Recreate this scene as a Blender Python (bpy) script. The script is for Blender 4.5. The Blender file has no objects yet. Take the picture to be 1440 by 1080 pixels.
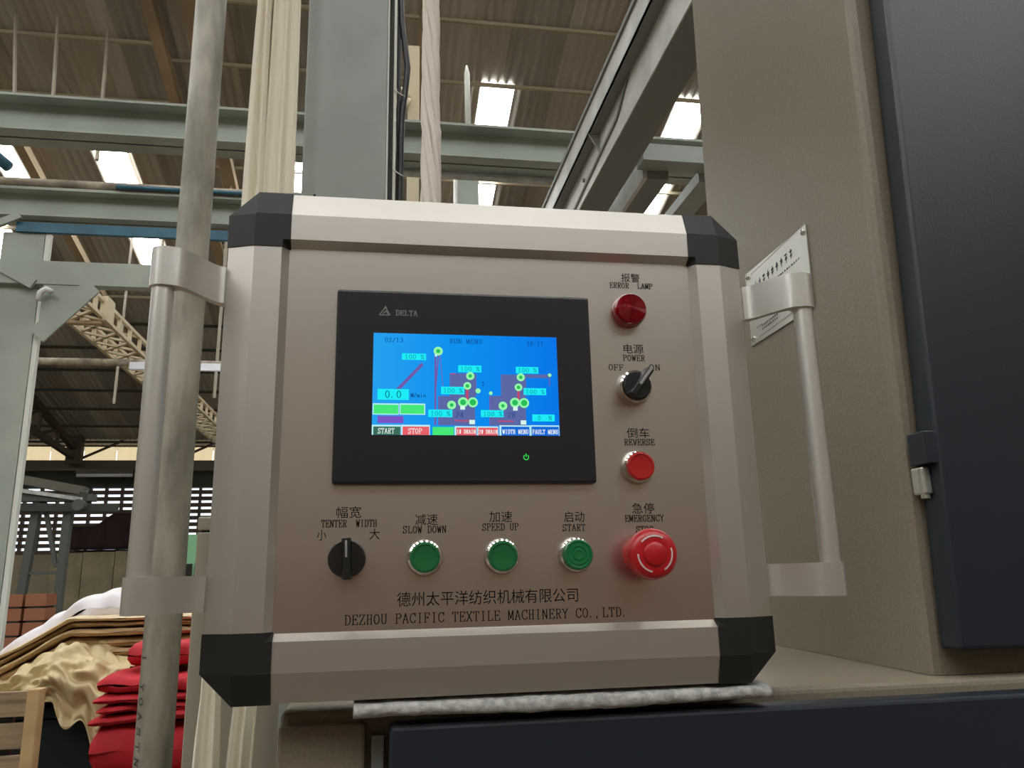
import bpy, bmesh, math, random
from mathutils import Vector, Matrix, noise
R = math.radians
rng = random.Random(7)
# ------------------------------------------------------------------ camera
cam_data = bpy.data.cameras.new('camera')
cam_data.sensor_width = 36.0
cam_data.lens = 28.0
cam_data.clip_start = 0.02
cam_data.clip_end = 300
cam = bpy.data.objects.new('camera', cam_data)
bpy.context.scene.collection.objects.link(cam)
RM = Matrix(((0.9869, -0.0162, -0.1607), (-0.1600, -0.2351, -0.9587), (-0.0222, 0.9718, -0.2346)))
cam.matrix_world = Matrix.Translation((0, 0, 1.5)) @ RM.to_quaternion().to_matrix().to_4x4()
bpy.context.scene.camera = cam
# ------------------------------------------------------------------ world, exposure
scene = bpy.context.scene
world = bpy.data.worlds.new('daylight')
scene.world = world
world.use_nodes = True
bg = world.node_tree.nodes['Background']
bg.inputs[0].default_value = (0.86, 0.93, 1.0, 1)
bg.inputs[1].default_value = 1.4
vs = scene.view_settings
vs.view_transform = 'Standard'
vs.look = 'None'
vs.exposure = 0.0
vs.gamma = 1.0
vs.use_curve_mapping = False
SKY_E = 14.0        # brightness of the roof skylights


def srgb(r, g, b):
    f = lambda c: (c / 255 / 12.92) if c <= 10.31 else ((c / 255 + 0.055) / 1.055) ** 2.4
    return (f(r), f(g), f(b), 1)


# ------------------------------------------------------------------ materials
def mat(name, col, rough=0.5, metal=0.0, var=0.0, vscale=8.0, bump=0.0, bscale=60.0, stretch=(1, 1, 1),
        emit=None, estr=0.0, coat=0.0, trans=0.0, spec=0.5, col2=None, rvar=0.0, alpha=1.0):
    m = bpy.data.materials.new(name)
    m.use_nodes = True
    nt = m.node_tree
    b = nt.nodes['Principled BSDF']
    b.inputs['Base Color'].default_value = col
    b.inputs['Roughness'].default_value = rough
    b.inputs['Metallic'].default_value = metal
    b.inputs['Specular IOR Level'].default_value = spec
    b.inputs['Coat Weight'].default_value = coat
    b.inputs['Transmission Weight'].default_value = trans
    b.inputs['Alpha'].default_value = alpha
    if emit:
        b.inputs['Emission Color'].default_value = emit
        b.inputs['Emission Strength'].default_value = estr
    if var or bump or rvar:
        tc = nt.nodes.new('ShaderNodeTexCoord')
        mp = nt.nodes.new('ShaderNodeMapping')
        mp.inputs['Scale'].default_value = stretch
        nt.links.new(tc.outputs['Object'], mp.inputs[0])
    if var or rvar:
        n = nt.nodes.new('ShaderNodeTexNoise')
        n.inputs['Scale'].default_value = vscale
        n.inputs['Detail'].default_value = 6
        nt.links.new(mp.outputs[0], n.inputs[0])
        if var:
            mx = nt.nodes.new('ShaderNodeMix')
            mx.data_type = 'RGBA'
            c2 = col2 or tuple(c * (1 - var) for c in col[:3]) + (1,)
            c1 = col if col2 else tuple(min(1, c * (1 + var * .6)) for c in col[:3]) + (1,)
            mx.inputs[6].default_value = c1
            mx.inputs[7].default_value = c2
            rp = nt.nodes.new('ShaderNodeMapRange')
            rp.inputs[1].default_value = 0.35
            rp.inputs[2].default_value = 0.65
            nt.links.new(n.outputs[0], rp.inputs[0])
            nt.links.new(rp.outputs[0], mx.inputs[0])
            nt.links.new(mx.outputs[2], b.inputs['Base Color'])
        if rvar:
            r2 = nt.nodes.new('ShaderNodeMapRange')
            r2.inputs[3].default_value = max(0.02, rough - rvar)
            r2.inputs[4].default_value = rough + rvar
            nt.links.new(n.outputs[0], r2.inputs[0])
            nt.links.new(r2.outputs[0], b.inputs['Roughness'])
    if bump:
        n2 = nt.nodes.new('ShaderNodeTexNoise')
        n2.inputs['Scale'].default_value = bscale
        n2.inputs['Detail'].default_value = 4
        nt.links.new(mp.outputs[0], n2.inputs[0])
        bp = nt.nodes.new('ShaderNodeBump')
        bp.inputs['Strength'].default_value = bump
        bp.inputs['Distance'].default_value = 0.002
        nt.links.new(n2.outputs[0], bp.inputs['Height'])
        nt.links.new(bp.outputs[0], b.inputs['Normal'])
    return m


def glow(name, col, s=1.0):
    m = bpy.data.materials.new(name)
    m.use_nodes = True
    nt = m.node_tree
    nt.nodes.remove(nt.nodes['Principled BSDF'])
    e = nt.nodes.new('ShaderNodeEmission')
    e.inputs[0].default_value = col
    e.inputs[1].default_value = s
    nt.links.new(e.outputs[0], nt.nodes['Material Output'].inputs[0])
    return m


M = {}
M['steel'] = mat('brushed_stainless', (.72, .68, .64, 1), .30, 1.0, var=.05, vscale=3, stretch=(1, 1, 2), rvar=.03)
M['alu'] = mat('satin_aluminium', (.56, .535, .49, 1), .40, .85)
M['alu_bevel'] = mat('bright_aluminium', (.80, .82, .80, 1), .35, .35)
M['handle'] = mat('handle_aluminium', (.66, .65, .61, 1), .36, .8)
M['black'] = mat('black_plastic', (.013, .0145, .013, 1), .45, 0, spec=.4)
M['bezel'] = mat('bezel_plastic', (.014, .014, .018, 1), .32, 0, bump=.04, bscale=700)
M['chrome'] = mat('chrome', (.72, .70, .66, 1), .12, 1.0)
M['ink'] = mat('engraved_ink', (.010, .008, .007, 1), .8, spec=.1)
M['green'] = mat('green_cap', (.004, .13, .035, 1), .35, 0, coat=.3)
M['greenlamp'] = mat('green_lamp_cap', (.004, .17, .05, 1), .16, 0, coat=.8)
M['red'] = mat('red_cap', (.42, .008, .008, 1), .35, 0, coat=.3)
M['redest'] = mat('red_mushroom', (.46, .006, .014, 1), .33, 0, coat=.2)
M['redlamp'] = mat('red_lamp_lens', (.26, .004, .012, 1), .10, 0, coat=1.0)
M['white'] = mat('white_print', (.62, .52, .50, 1), .5)
M['lever'] = mat('grey_marker', (.30, .30, .30, 1), .4)
M['leverblk'] = mat('knob_black', (.010, .010, .010, 1), .35)
M['beige'] = mat('beige_hammer_paint', (.225, .192, .140, 1), .42, 0, var=.10, vscale=260, bump=.25, bscale=420)
M['beige_light'] = mat('light_beige_paint', (.30, .275, .215, 1), .45, 0, bump=.2, bscale=300)
M['navy'] = mat('navy_paint', (.0085, .0160, .0265, 1), .40, 0, bump=.10, bscale=350, spec=.6)
M['plate'] = mat('nameplate_metal', (.62, .62, .57, 1), .33, .7)
M['plateink'] = mat('nameplate_ink', (.06, .06, .06, 1), .5)
M['foam'] = mat('packing_foam', (.40, .40, .38, 1), .6, 0, bump=1.0, bscale=160, var=.3, vscale=150)
M['greygreen'] = mat('grey_green_paint', (.32, .355, .33, 1), .45, 0, var=.12, vscale=6)
M['greygreen2'] = mat('grey_green_frame', (.33, .375, .32, 1), .5, 0, var=.15, vscale=3)
M['lightedge'] = mat('pale_flange', (.66, .68, .62, 1), .4)
M['galv'] = mat('galvanised', (.50, .52, .50, 1), .35, .5, var=.25, vscale=9, bump=.1)
M['galv_lit'] = mat('galvanised_lit', (.62, .63, .60, 1), .42, .15, var=.2, vscale=9)  # galvanised copy made paler for the lit left faces overhead
M['darkgrey'] = mat('dark_grey_paint_and_shade', (.20, .21, .195, 1), .5)  # small dark parts; also stands in for shade under members and beside the door
M['cable'] = mat('black_cable', (.012, .013, .016, 1), .35)
M['ziptie'] = mat('white_tie', (.7, .7, .7, 1), .4)
M['pipe'] = mat('dirty_pvc', (.46, .44, .37, 1), .55, 0, var=.5, vscale=9, bump=.1, stretch=(3, 3, .8), col2=(.20, .19, .15, 1))
M['pipeink'] = mat('pipe_ink', (.05, .05, .05, 1), .6)
M['cream'] = mat('cream_cloth', (.80, .75, .62, 1), .8)
M['cream2'] = mat('cream_rope_cloth', (.80, .73, .66, 1), .8)
M['bluepipe'] = mat('blue_pipe', (.03, .13, .20, 1), .5, 0, var=.3, vscale=5)
M['rustpipe'] = mat('dirty_cream_pipe', (.33, .28, .21, 1), .7, 0, var=.5, vscale=7)
M['roof'] = mat('corrugated_sheet', (.48, .475, .42, 1), .5, 0, var=.35, vscale=1.1, stretch=(1.2, .10, .1), col2=(.34, .295, .235, 1))
_nt = M['roof'].node_tree
_oi = _nt.nodes.new('ShaderNodeObjectInfo'); _hs = _nt.nodes.new('ShaderNodeHueSaturation'); _mr = _nt.nodes.new('ShaderNodeMapRange')
_mr.inputs[3].default_value = .72; _mr.inputs[4].default_value = 1.25
_nt.links.new(_oi.outputs['Random'], _mr.inputs[0]); _nt.links.new(_mr.outputs[0], _hs.inputs['Value'])
_pb = _nt.nodes['Principled BSDF']
_src = _pb.inputs['Base Color'].links[0].from_socket
_nt.links.new(_src, _hs.inputs['Color']); _nt.links.new(_hs.outputs[0], _pb.inputs['Base Color'])
M['skylight'] = glow('skylight_sheet', (1, 1, .985, 1), SKY_E)
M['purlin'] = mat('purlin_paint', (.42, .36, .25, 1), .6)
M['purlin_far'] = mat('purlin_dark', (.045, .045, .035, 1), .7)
M['rafter'] = mat('rafter_ochre', (.42, .32, .20, 1), .6, 0, var=.25, vscale=2, stretch=(1, .3, 1))
M['truss'] = mat('dark_truss', (.085, .066, .045, 1), .7)
M['lattice'] = mat('cream_lattice', (.55, .47, .32, 1), .55)
M['rod'] = mat('thin_rod', (.38, .34, .27, 1), .6)
M['floor'] = mat('floor_concrete', (.155, .122, .088, 1), .6, 0, var=.25, vscale=1.5)
M['wall'] = mat('hall_wall', (.26, .215, .155, 1), .8, 0, var=.2, vscale=.6)
M['wallpale'] = mat('rear_wall_pale', (.32, .27, .18, 1), .8, 0, var=.2, vscale=.7)
M['brownblock'] = mat('brown_block_paint', (.20, .115, .07, 1), .5, 0, var=.2, vscale=3)
M['slat'] = mat('louvre_slat', (.10, .075, .055, 1), .8)
M['darkpanel'] = mat('dark_fascia', (.035, .04, .03, 1), .7)
M['fascia'] = mat('eave_beam', (.11, .10, .075, 1), .6)
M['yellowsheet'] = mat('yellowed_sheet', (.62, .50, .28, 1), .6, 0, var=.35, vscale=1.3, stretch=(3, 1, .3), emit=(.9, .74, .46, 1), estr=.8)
M['maroon'] = mat('maroon_tarp', (.030, .012, .014, 1), .8)
M['board'] = mat('plywood', (.33, .28, .17, 1), .7, 0, var=.25, vscale=1.4)
M['wood'] = mat('pallet_wood', (.30, .215, .13, 1), .7, 0, var=.4, vscale=9, stretch=(.6, 3, 6))
M['woodlight'] = mat('pallet_edge', (.52, .36, .17, 1), .7, 0, var=.2, vscale=10)
M['trestle'] = mat('trestle_grey', (.075, .085, .075, 1), .6)
M['crate'] = mat('rust_crate', (.26, .10, .05, 1), .7)
M['tube'] = mat('fluorescent_tube', (.75, .78, .85, 1), .4)
M['mint'] = mat('mint_panel', (.21, .46, .25, 1), .6)
M['glassdark'] = mat('dark_pane', (.02, .022, .022, 1), .2)
M['bin'] = mat('black_bin', (.008, .013, .013, 1), .45)
M['whitecloth'] = mat('white_cloth', (.80, .77, .80, 1), .8, 0, bump=.4, bscale=40)
M['tan'] = mat('tan_cloth', (.46, .315, .155, 1), .8, 0, var=.2, vscale=14, stretch=(1, 1, 8))
M['tanlight'] = mat('pale_tan_cloth', (.68, .55, .36, 1), .8)
M['satin'] = mat('gold_satin', (.60, .49, .26, 1), .42, 0, spec=.7)
M['redcloth'] = mat('red_cloth', (.50, .012, .025, 1), .75, 0, var=.15, vscale=10)

# ------------------------------------------------------------------ mesh helpers
ORG = {}
COL = scene.collection


def tag(o, label=None, cat=None, group=None, kind=None):
    if label: o['label'] = label
    if cat: o['category'] = cat
    if group: o['group'] = group
    if kind: o['kind'] = kind
    return o


def thing(name, label, cat, loc, group=None, kind=None):
    o = bpy.data.objects.new(name, None)
    o.empty_display_size = 0.05
    o.location = loc
    COL.objects.link(o)
    ORG[o.name] = Vector(loc)
    if kind:
        return tag(o, kind=kind)
    return tag(o, label, cat, group)


class MB:
    def __init__(s):
        s.v = []; s.f = []; s.mi = []; s.cm = 0

    def add(s, vs, fs):
        n = len(s.v)
        s.v += [Vector(v) for v in vs]
        for f in fs:
            s.f.append([n + i for i in f]); s.mi.append(s.cm)
        return s

    def box(s, x0, x1, y0, y1, z0, z1):
        vs = [(x, y, z) for z in (z0, z1) for y in (y0, y1) for x in (x0, x1)]
        return s.add(vs, [(0, 2, 3, 1), (4, 5, 7, 6), (0, 1, 5, 4), (2, 6, 7, 3), (0, 4, 6, 2), (1, 3, 7, 5)])

    def bar(s, p, q, w, h, up=(0, 0, 1)):
        p = Vector(p); q = Vector(q); d = (q - p).normalized()
        a = d.cross(Vector(up))
        if a.length < 1e-4: a = d.cross(Vector((1, 0, 0)))
        a.normalize(); b = a.cross(d).normalized()
        vs = []
        for c in (p, q):
            for i, j in ((-1, -1), (1, -1), (1, 1), (-1, 1)):
                vs.append(c + a * (i * w / 2) + b * (j * h / 2))
        return s.add(vs, [(3, 2, 1, 0), (4, 5, 6, 7), (0, 1, 5, 4), (1, 2, 6, 5), (2, 3, 7, 6), (3, 0, 4, 7)])

    def tube(s, pts, r, n=12, cap=True):
        pts = [Vector(p) for p in pts]
        rs = r if isinstance(r, (list, tuple)) else [r] * len(pts)
        vs = []; fs = []
        prev = None
        for i, p in enumerate(pts):
            d = (pts[min(i + 1, len(pts) - 1)] - pts[max(i - 1, 0)]).normalized()
            a = d.cross(Vector((0, 1, 0)) if prev is None else prev)
            if prev is None:
                if a.length < 1e-3: a = d.cross(Vector((1, 0, 0)))
                a.normalize()
            else:
                a = (prev - d * prev.dot(d)).normalized()
            prev = a
            b = d.cross(a)
            for k in range(n):
                t = 2 * math.pi * k / n
                vs.append(p + (a * math.cos(t) + b * math.sin(t)) * rs[i])
        for i in range(len(pts) - 1):
            for k in range(n):
                fs.append((i * n + k, i * n + (k + 1) % n, (i + 1) * n + (k + 1) % n, (i + 1) * n + k))
        if cap:
            fs.append(tuple(range(n - 1, -1, -1)))
            fs.append(tuple((len(pts) - 1) * n + k for k in range(n)))
        return s.add(vs, fs)

    def lathe(s, c, prof, n=40, cap=True):
        """rings around -Y axis at plate point c: prof = [(radius, distance towards viewer)]"""
        vs = []; fs = []
        for r, d in prof:
            for k in range(n):
                t = 2 * math.pi * k / n
                vs.append((c[0] + r * math.cos(t), c[1] - d, c[2] + r * math.sin(t)))
        m = len(prof)
        for i in range(m - 1):
            for k in range(n):
                fs.append((i * n + k, i * n + (k + 1) % n, (i + 1) * n + (k + 1) % n, (i + 1) * n + k))
        if cap: fs.append(tuple((m - 1) * n + k for k in range(n)))
        return s.add(vs, fs)

    def prism(s, pts, y0, y1):
        """polygon pts (x,z) extruded along Y"""
        n = len(pts)
        vs = [(x, y0, z) for x, z in pts] + [(x, y1, z) for x, z in pts]
        fs = [tuple(range(n)), tuple(range(2 * n - 1, n - 1, -1))]
        for i in range(n): fs.append((i, i + n, (i + 1) % n + n, (i + 1) % n))
        return s.add(vs, fs)

    def grid(s, fn, nu, nv, closed=False):
        vs = [fn(i / nu, j / nv) for j in range(nv + 1) for i in range(nu + 1)]
        fs = [(j * (nu + 1) + i, j * (nu + 1) + i + 1, (j + 1) * (nu + 1) + i + 1, (j + 1) * (nu + 1) + i)
              for j in range(nv) for i in range(nu)]
        return s.add(vs, fs)

    def build(s, name, m, parent=None, bevel=0, smooth=False, solid=0, fix=True, seg=2):
        me = bpy.data.meshes.new(name)
        if parent is not None:
            o0 = ORG[parent.name]
        else:
            xs = [v.x for v in s.v]; ys = [v.y for v in s.v]; zs = [v.z for v in s.v]
            o0 = Vector(((min(xs) + max(xs)) / 2, (min(ys) + max(ys)) / 2, min(zs)))
        me.from_pydata([tuple(v - o0) for v in s.v], [], s.f)
        ms = m if isinstance(m, (list, tuple)) else [m]
        for x in ms: me.materials.append(x)
        for p, i in zip(me.polygons, s.mi): p.material_index = i
        if fix:
            bm = bmesh.new(); bm.from_mesh(me)
            bmesh.ops.recalc_face_normals(bm, faces=bm.faces)
            bm.to_mesh(me); bm.free()
        if smooth:
            for p in me.polygons: p.use_smooth = True
        o = bpy.data.objects.new(name, me)
        COL.objects.link(o)
        if parent is not None:
            o.parent = parent
        else:
            o.location = o0
        ORG[o.name] = o0.copy()
        if bevel:
            b = o.modifiers.new('bevel', 'BEVEL'); b.width = bevel; b.segments = seg; b.limit_method = 'ANGLE'; b.angle_limit = R(35)
        if solid:
            b = o.modifiers.new('solid', 'SOLIDIFY'); b.thickness = solid
        if smooth == 'angle':
            me.set_sharp_from_angle(angle=R(35))
        return o


# ------------------------------------------------------------------ lettering
def circ(cx, cy, rx, ry, a0=0, a1=360, n=12):
    return [(cx + rx * math.cos(R(a0 + (a1 - a0) * i / n)), cy + ry * math.sin(R(a0 + (a1 - a0) * i / n))) for i in range(n + 1)]


G = {
 'A': [[(.4, 0), (2, 8), (3.6, 0)], [(1.1, 2.8), (2.9, 2.8)], [(0, 0), (1, 0)], [(3, 0), (4, 0)]],
 'B': [[(.8, 0), (.8, 8)], [(.1, 8), (2.6, 8), (3.3, 7), (3.2, 5.2), (2.4, 4.3), (.8, 4.3)], [(2.4, 4.3), (3.6, 3.2), (3.7, 1.2), (2.8, 0), (.1, 0)]],
 'C': [[(3.7, 5.8), (3.5, 7.2), (2.3, 8), (1.1, 7.2), (.4, 5.5), (.4, 2.5), (1.1, .8), (2.3, 0), (3.4, .7), (3.8, 2)], [(3.7, 8), (3.7, 5.8)]],
 'D': [[(.9, 0), (.9, 8)], [(.1, 8), (2.2, 8), (3.3, 7), (3.8, 4.8), (3.8, 3.2), (3.3, 1), (2.2, 0), (.1, 0)]],
 'E': [[(.9, 0), (.9, 8)], [(.1, 8), (3.6, 8), (3.6, 6.4)], [(.9, 4.2), (2.6, 4.2)], [(2.6, 5), (2.6, 3.4)], [(.1, 0), (3.8, 0), (3.8, 1.7)]],
 'F': [[(.9, 0), (.9, 8)], [(.1, 8), (3.6, 8), (3.6, 6.4)], [(.9, 4.2), (2.6, 4.2)], [(2.6, 5), (2.6, 3.4)], [(.1, 0), (1.8, 0)]],
 'G': [[(3.5, 6.2), (3.3, 7.3), (2.3, 8), (1.1, 7.2), (.4, 5.5), (.4, 2.5), (1.1, .8), (2.1, 0), (3.3, .7), (3.3, 3.2)], [(2.4, 3.2), (4, 3.2)]],
 'H': [[(.8, 0), (.8, 8)], [(3.2, 0), (3.2, 8)], [(.8, 4.1), (3.2, 4.1)], [(.2, 0), (1.5, 0)], [(.2, 8), (1.5, 8)], [(2.5, 0), (3.8, 0)], [(2.5, 8), (3.8, 8)]],
 'I': [[(2, 0), (2, 8)], [(1, 0), (3, 0)], [(1, 8), (3, 8)]],
 'L': [[(1, 0), (1, 8)], [(.3, 8), (1.9, 8)], [(.3, 0), (3.7, 0), (3.7, 1.8)]],
 'M': [[(.5, 0), (.5, 8), (2, 1.2), (3.5, 8), (3.5, 0)], [(0, 0), (1, 0)], [(3, 0), (4, 0)]],
 'N': [[(.7, 0), (.7, 8), (3.3, 0), (3.3, 8)], [(.1, 0), (1.3, 0)], [(2.7, 8), (3.9, 8)]],
 'O': [circ(2, 4, 1.65, 4)],
 'P': [[(.9, 0), (.9, 8)], [(.1, 8), (2.6, 8), (3.6, 7), (3.6, 5.2), (2.6, 4.1), (.9, 4.1)], [(.1, 0), (1.8, 0)]],
 'R': [[(.9, 0), (.9, 8)], [(.1, 8), (2.6, 8), (3.5, 7), (3.5, 5.4), (2.6, 4.3), (.9, 4.3)], [(2, 4.3), (3.4, 0), (4, 0)], [(.1, 0), (1.7, 0)]],
 'S': [[(3.4, 6), (3.2, 7.3), (2.1, 8), (.9, 7.4), (.5, 6), (1, 4.8), (3, 3.3), (3.6, 2), (3.1, .7), (1.9, 0), (.8, .7), (.4, 2.2)], [(3.5, 8), (3.5, 6)], [(.4, 0), (.4, 2)]],
 'T': [[(2, 0), (2, 8)], [(.3, 6.3), (.3, 8), (3.7, 8), (3.7, 6.3)], [(1.1, 0), (2.9, 0)]],
 'U': [[(.7, 8), (.7, 2), (1.2, .5), (2, 0), (2.9, .5), (3.3, 2), (3.3, 8)], [(.1, 8), (1.4, 8)], [(2.6, 8), (3.9, 8)]],
 'V': [[(.4, 8), (2, 0), (3.6, 8)]],
 'W': [[(.3, 8), (1.1, 0), (2, 6.5), (2.9, 0), (3.7, 8)], [(0, 8), (.9, 8)], [(3.1, 8), (4, 8)]],
 'X': [[(.4, 0), (3.6, 8)], [(.4, 8), (3.6, 0)], [(0, 0), (1, 0)], [(3, 0), (4, 0)], [(0, 8), (1, 8)], [(3, 8), (4, 8)]],
 'Y': [[(.3, 8), (2, 4), (3.7, 8)], [(2, 4), (2, 0)], [(1.2, 0), (2.8, 0)], [(0, 8), (.9, 8)], [(3.1, 8), (4, 8)]],
 'Z': [[(.5, 6.4), (.5, 8), (3.5, 8), (.4, 0), (3.7, 0), (3.7, 1.7)]],
 '0': [circ(2, 4, 1.5, 4)],
 '1': [[(1, 6.8), (2, 8), (2, 0)], [(1, 0), (3, 0)]],
 '2': [[(.5, 6.2), (1, 7.6), (2.2, 8), (3.4, 7.2), (3.3, 5.4), (.4, 0), (3.7, 0)]],
 '3': [[(.5, 7), (1.6, 8), (3, 7.5), (3.2, 5.6), (2, 4.4), (3.4, 3.2), (3.4, 1.2), (2, 0), (.5, 1)]],
 '4': [[(2.8, 0), (2.8, 8), (.3, 2.4), (3.8, 2.4)]],
 '7': [[(.4, 8), (3.6, 8), (1.7, 0)]],
 '8': [circ(2, 6, 1.4, 2), circ(2, 2, 1.6, 2)],
 '9': [circ(2, 5.6, 1.5, 2.4), [(3.5, 5.6), (2.9, 1.5), (1.2, 0)]],
 '6': [circ(2, 2.4, 1.5, 2.4), [(.5, 2.4), (1.1, 6.5), (2.8, 8)]],
 '.': [[(1, 0), (1, .9)]], ',': [[(1, .8), (.6, -1.2)]], ':': [[(2, 1.2), (2, 2.2)], [(2, 5.2), (2, 6.2)]],
 '/': [[(.3, -.3), (3.7, 8.3)]], '%': [[(.4, 0), (3.6, 8)], circ(.9, 6.4, .7, 1.5, n=6), circ(3.1, 1.6, .7, 1.5, n=6)],
 '#': [[(1.2, 0), (1.6, 8)], [(2.6, 0), (3, 8)], [(.2, 2.6), (3.6, 2.6)], [(.4, 5.4), (3.8, 5.4)]],
 'm': [[(.4, 0), (.4, 5)], [(.4, 4.2), (1.4, 5), (2, 4), (2, 0)], [(2, 4), (2.9, 5), (3.6, 4), (3.6, 0)]],
 'i': [[(2, 0), (2, 5)], [(2, 6.8), (2, 7.4)]],
 'n': [[(.7, 0), (.7, 5)], [(.7, 4), (2, 5), (3.2, 4), (3.2, 0)]],
}


def stroke_text(mb, text, o, ax, ay, h, w, t, thick_v=1.0):
    """flat ribbons: o lower-left corner, ax reading direction, ay up, h cap height, w advance, t stroke width"""
    o = Vector(o); ax = Vector(ax).normalized(); ay = Vector(ay).normalized()
    sx = w * .84 / 4; sy = h / 8
    for i, ch in enumerate(text):
        for pl in G.get(ch, []):
            for (a, b) in zip(pl[:-1], pl[1:]):
                p = o + ax * (i * w + a[0] * sx) + ay * (a[1] * sy)
                q = o + ax * (i * w + b[0] * sx) + ay * (b[1] * sy)
                d = (q - p)
                if d.length < 1e-7: continue
                d.normalize()
                vert = abs(d.dot(ay))
                tt = t * (.7 + .5 * vert)
                nrm = ax.cross(ay)
                s_ = d.cross(nrm) * tt / 2
                e = d * tt * .3
                mb.add([p - e - s_, q + e - s_, q + e + s_, p - e + s_], [(0, 1, 2, 3)])
    return mb


def cjk(name, text, x, y, z, size, m, parent, width=None):
    """text centred on x, baseline z, standing in the XZ plane facing -Y"""
    cu = bpy.data.curves.new('t', 'FONT')
    cu.body = text
    cu.size = size
    cu.align_x = 'CENTER'
    cu.resolution_u = 2
    ob = bpy.data.objects.new('t', cu)
    COL.objects.link(ob)
    bpy.context.view_layer.update()
    me = bpy.data.meshes.new_from_object(ob)
    bpy.data.objects.remove(ob)
    xs = [v.co.x for v in me.vertices]
    w0 = (max(xs) - min(xs)) if xs else 1
    k = (width / w0) if width else 1
    mid = (max(xs) + min(xs)) / 2
    o0 = ORG[parent.name]
    for v in me.vertices:
        v.co = Vector((x + (v.co.x - mid) * k, y, z + v.co.y)) - o0
    me.materials.clear(); me.materials.append(m)
    o = bpy.data.objects.new(name, me)
    COL.objects.link(o)
    o.parent = parent
    ORG[o.name] = o0.copy()
    return o


# ================================================================== THE HALL
SL = math.tan(R(14))
RIDGE = -3.0


def roof_z(y):
    return 6.5 + (26 - y) * SL if y >= RIDGE else 6.5 + (26 - RIDGE) * SL - (RIDGE - y) * SL


def structure(o):
    o['kind'] = 'structure'; return o


structure(MB().box(-25, 16, -17, 28.5, -.2, 0).build('floor', M['floor']))
# corrugated roof, two slopes, real waves
ceil = structure(thing('ceiling', None, None, (-5, 6, 6), kind='structure'))


def slope(y0, y1):
    pitch = .15
    x = -25.0
    k = 0
    while x < 15.9:
        vs = []
        n = 24
        for y in (y0, y1):
            for i in range(n + 1):
                xx = x + .93 * i / n
                vs.append((xx, y, roof_z(y) + .028 * math.sin(2 * math.pi * xx / pitch) + (.006 if k % 2 else 0)))
        MB().add(vs, [(i, i + 1, n + 2 + i, n + 1 + i) for i in range(n)]).build('roof_sheet', M['roof'], ceil, smooth=True, fix=False)
        x += .9; k += 1


slope(RIDGE, 28.4)
slope(RIDGE, -17)
y = 11.0 - 1.2 * 11
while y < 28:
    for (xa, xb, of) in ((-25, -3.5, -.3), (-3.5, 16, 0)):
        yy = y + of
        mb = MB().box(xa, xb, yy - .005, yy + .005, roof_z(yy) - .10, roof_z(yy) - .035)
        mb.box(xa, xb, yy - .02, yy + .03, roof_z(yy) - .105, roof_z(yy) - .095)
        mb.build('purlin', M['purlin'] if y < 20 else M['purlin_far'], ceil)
    y += 1.2


def skylight(xc, w, y0, y1):
    a, b = roof_z(y0) - .034, roof_z(y1) - .034
    MB().add([(xc - w / 2, y0, a), (xc + w / 2, y0, a), (xc + w / 2, y1, b), (xc - w / 2, y1, b),
              (xc - w / 2, y0, a + .01), (xc + w / 2, y0, a + .01), (xc + w / 2, y1, b + .01), (xc - w / 2, y1, b + .01)],
             [(0, 3, 2, 1), (4, 5, 6, 7), (0, 1, 5, 4), (1, 2, 6, 5), (2, 3, 7, 6), (3, 0, 4, 7)]).build('skylight_panel', M['skylight'], ceil)


for xc in (1.93, 5.58, 9.2, 12.8): skylight(xc, .58, 12.22, 18.3)
skylight(-1.6, .55, 13.4, 18.3)
skylight(-5.08, .56, 13.4, 18.3)
skylight(-6.98, .42, 13.0, 15.6)
skylight(-8.05, .62, 16.4, 18.6)
for xc in (-12.3, -15.9, -19.5): skylight(xc, .58, 12.22, 18.3)
for xc in (-19.5, -15.9, -12.3, -8.7, -5.1, -1.5, 2.1, 5.7, 9.3, 12.9):
    skylight(xc, .8, 1.0, 8.5)
    skylight(xc, .8, -13.0, -5.0)

structure(MB().box(-25.2, -25, -17, 28.4, 0, 12).build('wall_left', M['wall']))
structure(MB().box(16, 16.2, -17, 28.4, 0, 12).build('wall_right', M['wall']))
structure(MB().box(-25, 16, -17.2, -17, 0, 10.5).build('wall_front', M['wall']))
# rear wall: pale dado, louvre band, fascia, yellowed translucent sheets
wb = structure(thing('wall_back', None, None, (-5, 28.2, 0), kind='structure'))
MB().box(-25, 16, 28, 28.3, 0, 2.5).build('dado', M['wallpale'], wb)
MB().box(-25, 16, 28, 28.3, 4.62, 5.15).build('fascia_panel', M['darkpanel'], wb)
MB().box(-25, 16, 28, 28.3, 5.98, 6.1).build('sill_rail', M['lightedge'], wb)
z = 2.5
while z < 4.6:
    MB().box(-15, 16, 28.02, 28.14, z, z + .125).build('louvre_slat', M['slat'], wb)
    z += .212
x = -14.8
while x < 16:
    MB().box(x, x + .07, 28.0, 28.16, 2.5, 4.62).build('louvre_post', M['slat'], wb)
    x += .49
MB().box(-25, -15, 28, 28.3, 2.5, 4.62).build('dado', M['wall'], wb)
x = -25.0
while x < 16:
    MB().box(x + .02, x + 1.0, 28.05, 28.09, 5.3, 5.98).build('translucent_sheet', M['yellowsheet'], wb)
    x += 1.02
MB().box(-25, 16, 27.6, 27.9, 5.13, 5.47).build('eave_beam', M['fascia'], wb)
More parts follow.
